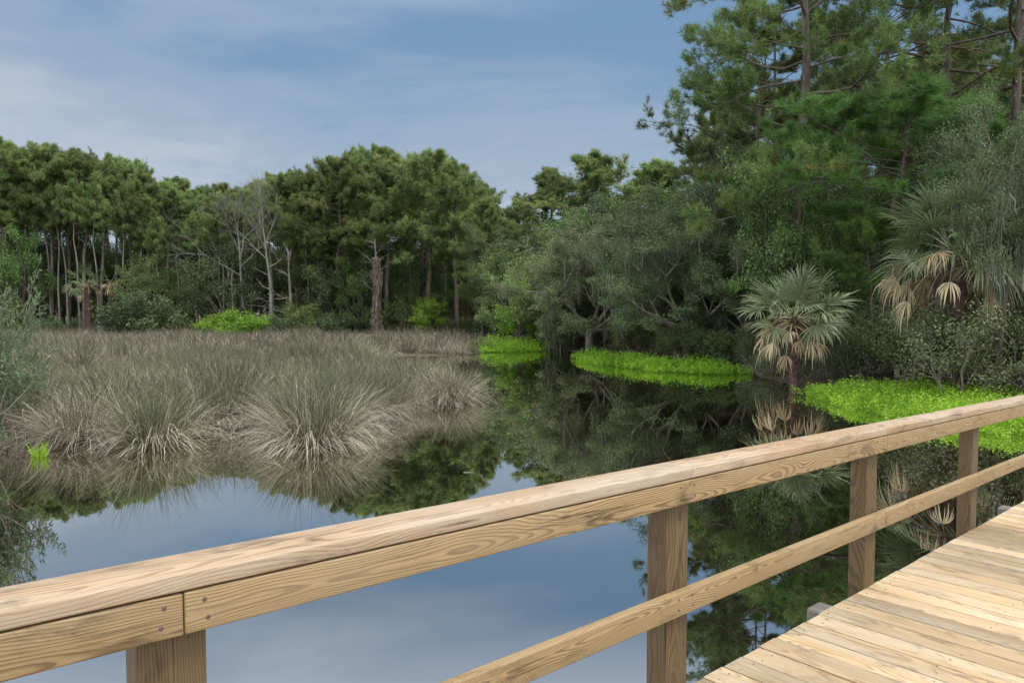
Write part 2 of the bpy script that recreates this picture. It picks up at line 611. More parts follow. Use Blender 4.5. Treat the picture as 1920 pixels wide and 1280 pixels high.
def board(buf, s0, s1, o0, o1, z0, z1, cut0=0.0, cut1=0.0, bevel=.004, tint=None, pith=None, along='s', plumb=False, mat=0):
    """a bevelled board filling s0..s1, o0..o1 (off), z0..z1 (from the cap's underside); cut = scarf slant of the ends"""
    bm = bmesh.new()
    ret = bmesh.ops.create_cube(bm, size=1.0)
    for v in bm.verts:
        fx, fy, fz = v.co.x + .5, v.co.y + .5, v.co.z + .5
        s = s0 + (s1 - s0) * fx
        s += (cut0 if fx < .5 else cut1) * (fz - .5)
        v.co = (s, o0 + (o1 - o0) * fy, z0 + (z1 - z0) * fz)
    bmesh.ops.bevel(bm, geom=list(bm.edges), offset=bevel, segments=2, affect='EDGES', profile=.6)
    V = np.array([v.co[:] for v in bm.verts])
    bm.verts.index_update()
    quads = [[v.index for v in f.verts] for f in bm.faces if len(f.verts) == 4]
    tris = [[v.index for v in f.verts] for f in bm.faces if len(f.verts) == 3]
    ngon = [[v.index for v in f.verts] for f in bm.faces if len(f.verts) > 4]
    bm.free()
    S, O, Z = V[:, 0], V[:, 1], V[:, 2]
    if along == 's':
        x, y, z = S - s0, O - (o0 + o1) / 2, Z - (z0 + z1) / 2
    elif along == 'o':
        x, y, z = O - o0, S - (s0 + s1) / 2, Z - (z0 + z1) / 2
    else:
        x, y, z = Z - z0, O - (o0 + o1) / 2, S - (s0 + s1) / 2
    if pith is None:
        pith = (rb.uniform(-.04, .04), rb.uniform(-.13, -.05), rb.uniform(-.012, .012), rb.uniform(-.02, .02))
    g = np.stack([x + rb.uniform(0, 400), y + pith[0] + pith[2] * x, z + pith[1] + pith[3] * x], 1)
    zz = CAM_H + Z + gap_z((s0 + s1) / 2 if plumb else S)
    W = P0[None, :] * np.array([1, 1, 0]) + DV * S[:, None] + NV * O[:, None]
    W[:, 2] = zz
    t = rb.uniform(.35, .65) if tint is None else tint
    off = buf.n
    buf.add(W, np.array(quads), t, g, mat)
    for extra in (tris, ngon):
        if extra:
            f = np.array(extra) + off
            buf.f.append(f)
            buf.m.append(np.full(len(f), mat, np.int32))


def dot(buf, c, nrm, r, mat=1, tint=.5):
    nrm = np.asarray(nrm, float)
    u = norm(np.cross(nrm, [0.3, .2, .93]))
    v = np.cross(nrm, u)
    an = np.linspace(0, 2 * math.pi, 8, endpoint=False)
    ring = c + (u[None] * np.cos(an)[:, None] + v[None] * np.sin(an)[:, None]) * r
    V = np.concatenate([ring + nrm * .0009, ring * .35 + c * .65 + nrm * .0004, ring - nrm * .003])
    F = []
    for q in range(8):
        n2 = (q + 1) % 8
        F.append([q, n2, 8 + n2, 8 + q])
        F.append([16 + q, 16 + n2, n2, q])
    F.append([8, 9, 10, 11])
    F.append([8, 11, 12, 15])
    F.append([15, 12, 13, 14])
    buf.add(V, np.array(F), tint, np.zeros((24, 3)), mat)


walk = thing('boardwalk', 'new sawn pine boardwalk with its post and rail fence over dark water', 'boardwalk', (0, 0, 0))
DECK = -.84
# decking: planks lie across the walk
b = Buf()
s = -4.0
while s < 16:
    wdt = .1395
    e = rb.uniform(-.004, .003)
    board(b, s, s + wdt, -.003 + e, 2.45, DECK - .036 + rb.uniform(-.0012, .0012), DECK + rb.uniform(-.0012, .0012), along='o', bevel=.003,
          tint=float(np.clip(rb.normal(.5, .30), .0, 1.1)),
          pith=(rb.uniform(-.06, .06), rb.uniform(-.12, -.03), rb.uniform(-.02, .02), rb.uniform(-.015, .015)))
    for o in (.055, .62, 1.22, 1.83):
        for q in (.032, .108):
            c = rail_pt(s + q + rb.normal(0, .008), o + rb.normal(0, .014), DECK + .0012)
            if rb.uniform() < .7:
                dot(b, c, [0, 0, 1.0], rb.uniform(.0022, .0042))
    s += wdt + .0075
part('decking', b.mesh('decking', [M['wood_deck'], M['screw']]), walk)
# posts: 4x6 timbers bolted outside the deck edge, down to the pond bed
for k, s in enumerate((-1.82, -.012, 1.83, 3.66, 5.49, 7.32, 9.15, 10.98)):
    b = Buf()
    board(b, s - .07, s + .07, -.09, -.001, -2.9, -.002, along='z', plumb=True, bevel=.004, tint=.5 + rb.uniform(-.08, .08),
          pith=(rb.uniform(-.03, .03), rb.uniform(-.05, .05), rb.uniform(-.01, .01), rb.uniform(-.01, .01)))
    part('post', b.mesh('post', M['wood_post']), walk)


def rail(name, segs, o0, o1, z0, z1, mat, cut=None, screws=None, tints=None):
    for i, (s0, s1) in enumerate(segs):
        b = Buf()
        c0 = cut.get(s0, 0) if cut else 0
        c1 = cut.get(s1, 0) if cut else 0
        board(b, s0 + .0012, s1 - .0012, o0, o1, z0, z1, c0, c1, .005, tint=(tints[i] if tints else None),
              pith=(rb.uniform(-.03, .03), rb.uniform(-.07, -.03), rb.uniform(-.012, .012), rb.uniform(-.012, .012))
              if name == 'cap_rail' else (rb.uniform(-.055, -.025), rb.uniform(-.02, .02), rb.uniform(-.008, .008), rb.uniform(-.010, .010)))
        for ps in (screws or ()):
            for q in (-.04, .05):
                for hz in (.3, .75):
                    ss = ps + q
                    if s0 + .02 < ss < s1 - .02 and (name != 'cap_rail' or rb.uniform() < .3):
                        if name == 'cap_rail':
                            dot(b, rail_pt(ss, o0 + (o1 - o0) * hz, z1), [0, 0, 1.0], .005)
                        else:
                            dot(b, rail_pt(ss + rb.normal(0, .004), o1, z0 + (z1 - z0) * hz), NV, .005)
        part(name, b.mesh(name, [mat, M['screw']]), walk)


PS = [.0, 1.83, 3.66, 5.49, 7.32]
rail('cap_rail', [(-3.6, 1.875), (1.875, 3.76), (3.76, 7.4), (7.4, 11)], -.104, .038, .0, .038, M['wood_cap'], {1.875: .035}, PS, [.45, .55, .45, .5])
rail('side_rail', [(-3.6, 0.0), (0.0, 3.76), (3.76, 7.4), (7.4, 11)], .0, .0375, -.094, -.0045, M['wood_rail'], None, PS, [.42, .62, .55, .5])
rail('lower_rail', [(-3.6, 0.0), (0.0, 3.76), (3.76, 7.4), (7.4, 11)], .0, .0375, -.519, -.43, M['wood_rail'], None, PS, [.6, .6, .62, .5])
# rim joist and old support beams sticking out under the edge
b = Buf()
board(b, -4, 16, .002, .042, DECK - .28, DECK - .04, tint=.3)
part('rim_joist', b.mesh('rim_joist', M['wood_post']), walk)
for s in (.3, 3.34, 6.85, 9.9):
    b = Buf()
    board(b, s - .075, s + .075, -.17, .001, DECK - .34, DECK - .075, along='o', tint=.5, bevel=.012)
    part('support_beam', b.mesh('support_beam', M['wood_grey']), walk)


# ------------------------------------------------------------------ vegetation prototypes
def pine_proto(seed, H, base, RAD, nlimb, nsub, ntuft, nn, NL, NW, r0, mats, sweep=0.0, twig=0, top_round=.55, limb_taper=1.0, droop=0.0, flat=1.0, soft=.22):
    rng = np.random.default_rng(seed)
    T, F = Buf(), Buf()
    k = 12
    tt = np.linspace(0, 1, k)
    off = np.cumsum(rng.normal(0, .012 * H, (k, 2)), 0) * tt[:, None]
    pts = np.column_stack([off[:, 0] + sweep * H * tt ** 2, off[:, 1], tt * H])
    rad = r0 * (1 - .86 * tt ** 1.2)
    rad[0] *= 1.25
    tube(T, pts, rad, 10)
    P, Ax, Tn = [], [], []
    az = rng.uniform(0, 6.28)
    for q in range(nlimb):
        u = (q + rng.uniform(0, 1)) / nlimb
        t = base + (1 - base) * u ** .9
        t = min(t, .985)
        p = np.array([np.interp(t, tt, pts[:, c]) for c in range(3)])
        az += 2.4 + rng.normal(0, .4)
        prof = (.62 + .6 * math.sin(math.pi * min(1, u * .95 + .12))) * (1 - top_round * u ** 2.2)
        L = RAD * prof * rng.uniform(.55, 1.1)
        el = R(-8) + R(55) * u ** 1.3 + rng.normal(0, .14) - droop * (1 - u)
        d = np.array([math.cos(az) * math.cos(el), math.sin(az) * math.cos(el), math.sin(el)])
        lp = wander(rng, p, d, L, 7, .26, .05 * flat)
        lr = np.linspace(max(.018, r0 * .30 * (1 - .6 * u) * (L / RAD) ** .5), .010, 7)
        tube(T, lp, lr, 5)
        limb_t = rng.normal(.5, .16)
        for sidx in range(nsub):
            v = .28 + .72 * (sidx + rng.uniform(0, 1)) / nsub
            sp = np.array([np.interp(v, np.linspace(0, 1, 7), lp[:, c]) for c in range(3)])
            ld = norm(lp[-1] - lp[0])
            sd_ = perp_dir(rng, ld, R(rng.uniform(25, 65)))
            sd_[2] = sd_[2] * .55 + .14
            sl = L * rng.uniform(.16, .36) * (1.15 - .5 * v)
            bp_ = wander(rng, sp, sd_ / np.linalg.norm(sd_), sl, 4, .3, .08)
            tube(T, bp_, np.linspace(.014, .006, 4), 3)
            ends = [bp_]
            for _ in range(twig):
                vv = rng.uniform(.35, .95)
                tp = np.array([np.interp(vv, np.linspace(0, 1, 4), bp_[:, c]) for c in range(3)])
                td = perp_dir(rng, norm(bp_[-1] - bp_[0]), R(rng.uniform(25, 60)))
                td[2] = td[2] * .6 + .2
                tw = wander(rng, tp, td / np.linalg.norm(td), sl * rng.uniform(.3, .6), 3, .3, .1)
                tube(T, tw, np.linspace(.007, .004, 3), 3)
                ends.append(tw)
            for e in ends:
                kk = len(e)
                w_ = rng.uniform(.35, 1.0, ntuft)
                w_[0] = 1.0
                pp = np.stack([np.interp(w_, np.linspace(0, 1, kk), e[:, c]) for c in range(3)], 1)
                pp += rng.normal(0, NL * soft, pp.shape)
                P.append(pp)
                Ax.append(np.repeat(norm(norm(e[-1] - e[0]) + np.array([0, 0, .45]))[None], ntuft, 0))
                Tn.append(np.clip(limb_t + rng.normal(0, .18, ntuft), 0, 1))
    needles(F, rng, np.concatenate(P), np.concatenate(Ax), nn, NL, NW, np.concatenate(Tn))
    return [('trunk', T.mesh('pine_trunk', mats[0], True)), ('crown', F.mesh('pine_crown', mats[1]))]


def branchy(rng, T, p, d, L, r, lev, maxlev, ends, nchild=4, ang=(30, 60), up=.06, bend=.28, shrink=(.5, .75), sides=6, all_pts=None):
    k = 6 if lev < 2 else 4
    pts = wander(rng, p, d, L, k, bend, up)
    rad = np.linspace(r, r * .45, k)
    tube(T, pts, rad, max(3, sides - lev))
    if all_pts is not None:
        all_pts.append(pts)
    if lev >= maxlev:
        ends.append(pts)
        return
    for c in range(nchild):
        u = rng.uniform(.35, 1.0) if c else 1.0
        q = np.array([np.interp(u, np.linspace(0, 1, k), pts[:, a]) for a in range(3)])
        dd = perp_dir(rng, norm(pts[-1] - pts[-2]), R(rng.uniform(*ang)) * (1 if c else .5))
        branchy(rng, T, q, dd / np.linalg.norm(dd), L * rng.uniform(*shrink), max(r * .45 * rng.uniform(.8, 1.1), .004), lev + 1, maxlev, ends, nchild, ang, up, bend, shrink, sides, all_pts)


def fit(T, F, H, RAD):
    """scale a grown plant to its intended height and spread"""
    V = np.concatenate(F.v)
    kx = RAD / np.percentile(np.linalg.norm(V[:, :2], axis=1), 95)
    kz = H / np.percentile(V[:, 2], 99.5)
    fit.k = (kx, kz)
    K = np.array([kx, kx, kz], np.float32)
    for B in (T, F):
        B.v = [v * K for v in B.v]


def broad_proto(seed, H, trunk_h, RAD, nmain, lev, nchild, nleaf, LL, LW, r0, mats, clus=.35, el=(10, 65), up=.05, moss=0, moss_len=(.4, 1.1),
                skirt=0.0, lean=(0, 0), leafup=.5):
    """broadleaf tree: trunk, spreading limbs, clouds of leaves round the twigs"""
    rng = np.random.default_rng(seed)
    T, F = Buf(), Buf()
    tp = wander(rng, (0, 0, -.1), (lean[0], lean[1], 1), trunk_h + .1, 6, .12, .02)
    tube(T, tp, np.linspace(r0 * 1.2, r0 * .8, 6), 9)
    ends, allp = [], []
    az = rng.uniform(0, 6.28)
    for q in range(nmain):
        az += 2.4 + rng.normal(0, .3)
        u = (q + .5) / nmain
        e = R(el[0] + (el[1] - el[0]) * u)
        st = tp[-1] * (1 - skirt * (1 - u)) + tp[1] * skirt * (1 - u)
        hz = (H - trunk_h)
        L = (RAD * math.cos(e) + hz * math.sin(e)) * .62 * rng.uniform(.8, 1.1)
        d = np.array([math.cos(az) * math.cos(e), math.sin(az) * math.cos(e), math.sin(e)])
        branchy(rng, T, st, d, L, r0 * .5, 1, lev, ends, nchild, (22, 60), up, .25, (.45, .72), 7, allp)
    E = np.concatenate([x[1:] for x in ends])
    if skirt == 0 and lev >= 3:
        pass
    idx = rng.integers(0, len(E), nleaf)
    cs = rng.normal(0, 1, (nleaf, 3))
    cs = cs / np.maximum(1, np.linalg.norm(cs, axis=1, keepdims=True) / 1.6)
    P = E[idx] + cs * clus * np.array([1, 1, .62])
    P[:, 2] = np.maximum(P[:, 2], .05)
    et = rng.normal(.48, .18, len(E))
    leaves(F, rng, P, LL, LW, leafup, None, et[idx], .14)
    fit(T, F, H, RAD)
    kz = fit.k
    allp = [x * np.array([kz[0], kz[0], kz[1]]) for x in allp]
    res = [('trunk', T.mesh('tree_trunk', mats[0], True)), ('crown', F.mesh('tree_crown', mats[1]))]
    if moss:
        B = Buf()
        A_ = np.concatenate([x for x in allp])
        c = A_[rng.integers(0, len(A_), moss)]
        for base in c:
            n = rng.integers(7, 16)
            L = rng.uniform(*moss_len)
            hang_strands(B, rng, base, n, L, .10)
        res.append(('hanging_moss', B.mesh('hanging_moss', M['moss'])))
    return res


def hang_strands(B, rng, base, n, L, spread, W=.016):
    o = np.asarray(base) + np.column_stack([rng.normal(0, spread, n), rng.normal(0, spread, n), rng.normal(0, .04, n)])
    l = L * rng.uniform(.4, 1.1, n)
    k = 4
    f = np.linspace(0, 1, k)
    P = o[:, None, :] + np.stack([rng.normal(0, .035, (n, k)).cumsum(1), rng.normal(0, .035, (n, k)).cumsum(1), -l[:, None] * f[None]], -1)
    a = rng.uniform(0, math.pi, n)
    side = np.stack([np.cos(a), np.sin(a), np.zeros(n)], 1)[:, None, :] * (W * (1 - .7 * f))[None, :, None]
    V = np.stack([P - side, P + side], 2).reshape(-1, 3)
    bi = np.arange(n)[:, None] * 2 * k + np.arange(k - 1)[None] * 2
    Q = np.stack([bi, bi + 1, bi + 3, bi + 2], -1).reshape(-1, 4)
    B.add(V, Q, np.repeat(rng.uniform(0, 1, n), 2 * k))


def shrub_proto(seed, H, RAD, nstem, nleaf, LL, LW, mats, clus=.25, lev=3, leafup=.5, twigs=True):
    rng = np.random.default_rng(seed)
    T, F = Buf(), Buf()
    ends = []
    for q in range(nstem):
        az = rng.uniform(0, 6.28)
        rr = rng.uniform(0, .35) * RAD
        e = R(rng.uniform(35, 88))
        d = np.array([math.cos(az) * math.cos(e), math.sin(az) * math.cos(e), math.sin(e)])
        L = (RAD * math.cos(e) + H * math.sin(e)) * .5 * rng.uniform(.7, 1.1)
        branchy(rng, T, (math.cos(az) * rr, math.sin(az) * rr, -.05), d, L, .03, 1, lev, ends, 4, (20, 60), .05, .3, (.45, .75), 5)
    E = np.concatenate([x for x in ends])
    idx = rng.integers(0, len(E), nleaf)
    P = E[idx] + rng.normal(0, clus, (nleaf, 3)) * np.array([1, 1, .7])
    P[:, 2] = np.maximum(P[:, 2], .03)
    et = rng.normal(.48, .2, len(E))
    leaves(F, rng, P, LL, LW, leafup, None, et[idx], .15)
    fit(T, F, H, RAD)
    return [('stem', T.mesh('shrub_stem', mats[0], True)), ('foliage', F.mesh('shrub_foliage', mats[1]))]


def blades(B, rng, n, rb_, incl, length, width, tint, droop, seg=4):
    """n rush blades: inclination range (deg), droop = how much the tip bends over"""
    az = rng.uniform(0, 2 * math.pi, n)
    r = rb_ * np.sqrt(rng.uniform(0, 1, n))
    a2 = az + rng.normal(0, .5, n)
    o = np.stack([np.cos(a2) * r, np.sin(a2) * r, np.full(n, -.12)], 1)
    th = np.radians(incl[0] + (incl[1] - incl[0]) * rng.uniform(0, 1, n) ** .9)
    L = rng.uniform(length[0], length[1], n)
    dr = droop * rng.uniform(.3, 1.2, n)
    k = seg + 1
    P = np.zeros((n, k, 3))
    P[:, 0] = o
    for s_ in range(1, k):
        t = (s_ - .5) / seg
        ang = th + dr * t ** 1.5
        d = np.stack([np.cos(az) * np.sin(ang), np.sin(az) * np.sin(ang), np.cos(ang)], 1)
        P[:, s_] = P[:, s_ - 1] + d * (L / seg)[:, None]
    P[:, 1:, 2] = np.maximum(P[:, 1:, 2], .015)
    sa = az + math.pi / 2 + rng.normal(0, .7, n)
    f = np.linspace(0, 1, k)
    side = np.stack([np.cos(sa), np.sin(sa), np.zeros(n)], 1)[:, None, :] * (width * .5 * (1 - .85 * f ** 1.5))[None, :, None]
    V = np.stack([P - side, P + side], 2).reshape(-1, 3)
    bi = np.arange(n)[:, None] * 2 * k + np.arange(k - 1)[None] * 2
    Q = np.stack([bi, bi + 1, bi + 3, bi + 2], -1).reshape(-1, 4)
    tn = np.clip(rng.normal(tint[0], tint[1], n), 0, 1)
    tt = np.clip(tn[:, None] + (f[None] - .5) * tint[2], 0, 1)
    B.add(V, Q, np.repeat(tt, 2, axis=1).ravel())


def tussock_buf(seed, n, w, seg, size=1.0, dry=.5, green=.22, skirt=.56):
    rng = np.random.default_rng(seed)
    B = Buf()
    ng = int(n * (1 - dry))
    for c in range(4):                       # several sheaves leaning apart
        D = Buf()
        blades(D, rng, ng // 4, .22 * size, (0, 30), (.85 * size, 1.5 * size), w, (green, .11, .16), R(26), seg)
        blades(D, rng, int(n * dry * .11), .18 * size, (5, 48), (.6 * size, 1.4 * size), w, (.58, .17, .1), R(48), seg)
        a = c * 1.57 + rng.uniform(0, 1.2)
        tl = rng.uniform(.05, .24)
        ax = np.array([math.cos(a), math.sin(a)])
        Mx = np.array([[1, 0, ax[0] * tl, ax[0] * .27], [0, 1, ax[1] * tl, ax[1] * .27], [0, 0, 1, 0]])
        B.add_buf(D, Mx)
    blades(B, rng, int(n * dry * skirt), .40 * size, (12, 62), (.9 * size, 1.5 * size), w * 1.05, (.68, .16, .52), R(118), seg + 2)  # blade bases tinted darker: brown sheaths, plus painted shade under the drooping skirt
    return B


# ------------------------------------------------------------------ marsh of rushes
GR = 'rush tussocks of the marsh'
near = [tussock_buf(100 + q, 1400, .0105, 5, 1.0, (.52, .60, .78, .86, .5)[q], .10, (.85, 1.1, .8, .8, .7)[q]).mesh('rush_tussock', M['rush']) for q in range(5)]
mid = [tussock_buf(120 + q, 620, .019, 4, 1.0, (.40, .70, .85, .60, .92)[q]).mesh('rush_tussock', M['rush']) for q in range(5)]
far_b = [tussock_buf(140 + q, 150, .034, 3, 1.0, (.62, .86, .95, .8)[q]) for q in range(4)]
rng = np.random.default_rng(21)

front = [  # px, Y, scale, variant, label
    (285, 13.8, 1.05, 0, 'big dark rush tussock with drooping grey blades, standing in the open water at the front'),
    (588, 13.9, 1.08, 1, 'big round rush tussock with a pale skirt of dry blades, nearest the boardwalk rail'),
    (842, 19.6, 1.0, 2, 'rush tussock at the outer tip of the marsh beside the channel'),
    (760, 20.2, .95, 3, 'pale rush tussock one step inward from the marsh tip'),
    (690, 18.2, 1.0, 4, 'rush tussock behind the big round tussock with the pale skirt'),
    (470, 16.0, .92, 2, 'rush tussock in the gap between the two big front tussocks'),
    (150, 14.2, 1.08, 3, 'rush tussock between the grey-green bush and the big dark tussock'),
    (400, 15.6, 1.1, 0, 'green topped rush tussock just behind the gap of the front row'),
    (210, 15.6, 1.1, 1, 'leaning rush tussock behind the big dark front tussock'),
    (40, 15.0, 1.1, 4, 'rush tussock half hidden behind the grey-green bush'),
    (630, 15.8, 1.12, 0, 'tall rush tussock with an olive top behind the big round tussock'),
    (770, 22.5, 1.0, 1, 'rush tussock at the back of the marsh tip facing the channel'),
]
taken = []
for px, Y, sc, q, lb in front:
    x = wx(px, Y)
    o = bpy.data.objects.new('rush_tussock', near[q])
    o.location = (x, Y, 0)
    o.rotation_euler = (0, 0, rng.uniform(0, 6.28))
    o.scale = (sc * rng.uniform(.95, 1.1), sc * rng.uniform(.95, 1.1), sc)
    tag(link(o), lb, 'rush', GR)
    taken.append((x, Y))
MARSH = [(-14, 13.8), (-10, 14.4), (-7, 14.4), (-4.4, 14.6), (-3.0, 17.4), (-1.5, 19.6), (-1.5, 22), (-3.2, 24.6), (-5.2, 27.5), (-6.6, 33), (-5.6, 37.4), (-2.6, 38.4),
         (-.8, 40.8), (-.9, 48), (-6, 58), (-46, 62), (-46, 30)]
pts = []
Y = 15.6
while Y < 62:
    st = .98 if Y < 24 else (1.08 if Y < 36 else 1.2)
    for X in np.arange(-.72 * Y - 1.5, 0, st):
        pts.append((X + rng.normal(0, st * .28), Y + rng.normal(0, st * .28)))
    Y += st * .92
pts = np.array(pts)
sdm = poly_sd(pts, MARSH)
pts = pts[sdm < .15]
tk = np.array(taken)
pts = pts[np.min(np.linalg.norm(pts[:, None] - tk[None], axis=2), axis=1) > .62]
pts = pts[np.argsort(pts[:, 1])]
hvar = lambda x, y: .90 + .16 * math.sin(x * .7 + 1.3 * math.sin(y * .35)) + .08 * math.sin(y * .9 + x * .3)
for n_, (x, y) in enumerate(pts[:270]):
    me = near[rng.integers(0, 5)] if y < 18 else mid[rng.integers(0, 5)]
    o = bpy.data.objects.new('rush_tussock', me)
    o.location = (x, y, 0)
    o.rotation_euler = (rng.normal(0, .06), rng.normal(0, .06), rng.uniform(0, 6.28))
    sc = hvar(x, y) * rng.uniform(.82, 1.12)
    o.scale = (sc, sc, sc)
    tag(link(o), 'rush tussock crowded among others inside the grey-brown marsh', 'rush', GR)
B = Buf()
for (x, y) in pts[270:]:
    sc = hvar(x, y) * rng.uniform(.8, 1.1) * (1.0 if y < 45 else .95)
    a = rng.uniform(0, 6.28)
    Mx = np.array([[math.cos(a) * sc, -math.sin(a) * sc, 0, x], [math.sin(a) * sc, math.cos(a) * sc, 0, y], [0, 0, sc, 0]])
    B.add_buf(far_b[rng.integers(0, 4)], Mx, rng.normal(.03, .09))
tag(link(bpy.data.objects.new('marsh_rushes', B.mesh('marsh_rushes', M['rush']))), 'wide field of grey-brown rushes reaching back to the tree line', 'rushes', kind='stuff')


# ------------------------------------------------------------------ bright green herb patches in the shallows
def herb_patch(poly, dens, hgt, label, seed, LL=.10):
    rng = np.random.default_rng(seed)
    P = np.array(poly, float)
    lo, hi = P.min(0), P.max(0)
    n = int((hi - lo).prod() * dens)
    q = rng.uniform(lo, hi, (n, 2))
    s_ = poly_sd(q, P)
    s_ = s_ + .22 * np.sin(q[:, 0] * 3.1 + 1.7 * np.sin(q[:, 1] * 2.3)) + .16 * np.sin(q[:, 1] * 5.3 + q[:, 0] * 2.0) + .12 * np.sin(q[:, 0] * 9.0 - q[:, 1] * 7.0)
    jit = rng.uniform(0, 1, n) ** 2 * .8
    q, s_ = q[s_ < -jit + .05], s_[s_ < -jit + .05]
    n = len(q)
    B = Buf()
    bump = .85 + .22 * np.sin(q[:, 0] * 1.1 + np.sin(q[:, 1] * 1.3)) * np.sin(q[:, 1] * 1.6 + q[:, 0]) + .16 * np.sin(q[:, 0] * 5.1) * np.sin(q[:, 1] * 4.3)
    h = hgt * np.clip(.40 + -s_ * .55, .25, 1.0) * bump * rng.uniform(.5, 1.2, n)
    k = 9
    f = np.linspace(.2, 1.0, k)
    lean = rng.normal(0, .10, (n, 2))
    X = q[:, None, 0] + lean[:, None, 0] * f[None] * h[:, None]
    Yy = q[:, None, 1] + lean[:, None, 1] * f[None] * h[:, None]
    Z = h[:, None] * f[None]
    PP = np.stack([X, Yy, Z], -1).reshape(-1, 3)
    PP += rng.normal(0, .012, PP.shape)
    az = rng.uniform(0, 6.28, len(PP))
    od = np.stack([np.cos(az), np.sin(az), rng.uniform(.1, .9, len(PP))], 1) * 1.6
    tn = np.repeat(np.clip(.5 + .22 * np.sin(q[:, 0] * 1.3 + 2 * np.sin(q[:, 1] * .9)) + rng.normal(0, .2, n), 0, 1), k)
    leaves(B, rng, PP, LL, LL * .42, .5, od, tn, .12)
    # stems
    a = rng.uniform(0, 3.14, n)
    sd3 = np.stack([np.cos(a), np.sin(a), np.zeros(n)], 1) * .005
    b0 = np.column_stack([q, np.full(n, -.05)])
    t0 = np.stack([X[:, -1], Yy[:, -1], Z[:, -1]], 1)
    V = np.stack([b0 - sd3, b0 + sd3, t0], 1).reshape(-1, 3)
    B.add(V, np.arange(3 * n).reshape(-1, 3), .2)
    tag(link(bpy.data.objects.new('marsh_herbs', B.mesh('marsh_herbs', M['patch']))), label, 'herbs', kind='stuff')


herb_patch([(8.4, 21.3), (8.2, 18.9), (8.5, 16.6), (9.3, 14.7), (10.8, 13.1), (13.5, 12.2), (19, 12), (19, 18.5), (15.5, 20.6), (13, 21.6), (11, 22.6), (9.4, 22.4)], 150, .50,
           'bright yellow-green herb patch at the right bank behind the railing', 31, .068)
herb_patch([(2.9, 36.2), (3.3, 33.2), (4.2, 30.6), (5.8, 28.2), (7.6, 27.3), (8.9, 27.4), (9.1, 29.4), (7.2, 31.2), (5.6, 34), (4.4, 36.6)], 130, .58,
           'bright green herb patch below the mossy oak in the middle', 32, .085)
herb_patch([(-2.6, 41.6), (-1.4, 40.2), (.4, 40.0), (1.9, 41.4), (2.5, 43.4), (.9, 45), (-2.6, 44.6)], 60, .75,
           'small distant bright green herb patch at the end of the channel', 33, .11)

# ------------------------------------------------------------------ palms
def fan_blade(B, rng, tip, d, side, L, nleaf, spread, droop, tint, width=.034, ragged=.1):
    """fan of leaflets round the end of a petiole; d = petiole direction, side = blade's side axis"""
    up = np.cross(side, d)
    an = np.linspace(-spread, spread, nleaf) + rng.normal(0, .02, nleaf)
    l = L * (1 - .38 * (np.abs(an) / spread) ** 2) * rng.uniform(.78, 1.08, nleaf)
    dirs = d[None] * np.cos(an)[:, None] + side[None] * np.sin(an)[:, None]
    dirs = norm(dirs + rng.normal(0, ragged * .35, (nleaf, 3)))
    l = l * rng.uniform(1 - ragged, 1, nleaf)
    dirs = norm(dirs + up[None] * (.22 * np.cos(an * 1.0))[:, None] * .3)
    k = 5
    f = np.array([0, .3, .58, .82, 1.0])
    wd = np.array([.10, 1.0, .85, .5, .05]) * width
    P = np.zeros((nleaf, k, 3))
    P[:, 0] = tip + dirs * .02
    cur = dirs.copy()
    dn = np.array([0, 0, -1.0])
    for q in range(1, k):
        st = (f[q] - f[q - 1])
        P[:, q] = P[:, q - 1] + cur * (l * st)[:, None]
        cur = norm(cur + dn * droop * (.15 if q < 2 else .75) * rng.uniform(.2, 2.0, (nleaf, 1)))
    pl = norm(np.cross(np.cross(dirs, side[None] + .001), dirs) + 1e-6)
    sv = norm(np.cross(dirs, up[None] + rng.normal(0, .25, (nleaf, 3))))
    W = sv[:, None, :] * wd[None, :, None]
    V = np.stack([P - W * .5, P + W * .5], 2).reshape(-1, 3)
    bi = np.arange(nleaf)[:, None] * 2 * k + np.arange(k - 1)[None] * 2
    Q = np.stack([bi, bi + 1, bi + 3, bi + 2], -1)[rng.uniform(0, 1, nleaf) > .09].reshape(-1, 4)
    tn = np.clip(tint + rng.normal(0, .08, nleaf)[:, None] + np.array([-.1, -.05, 0, .1, .22])[None], 0, 1)
    B.add(V, Q, np.repeat(tn, 2, 1).ravel())


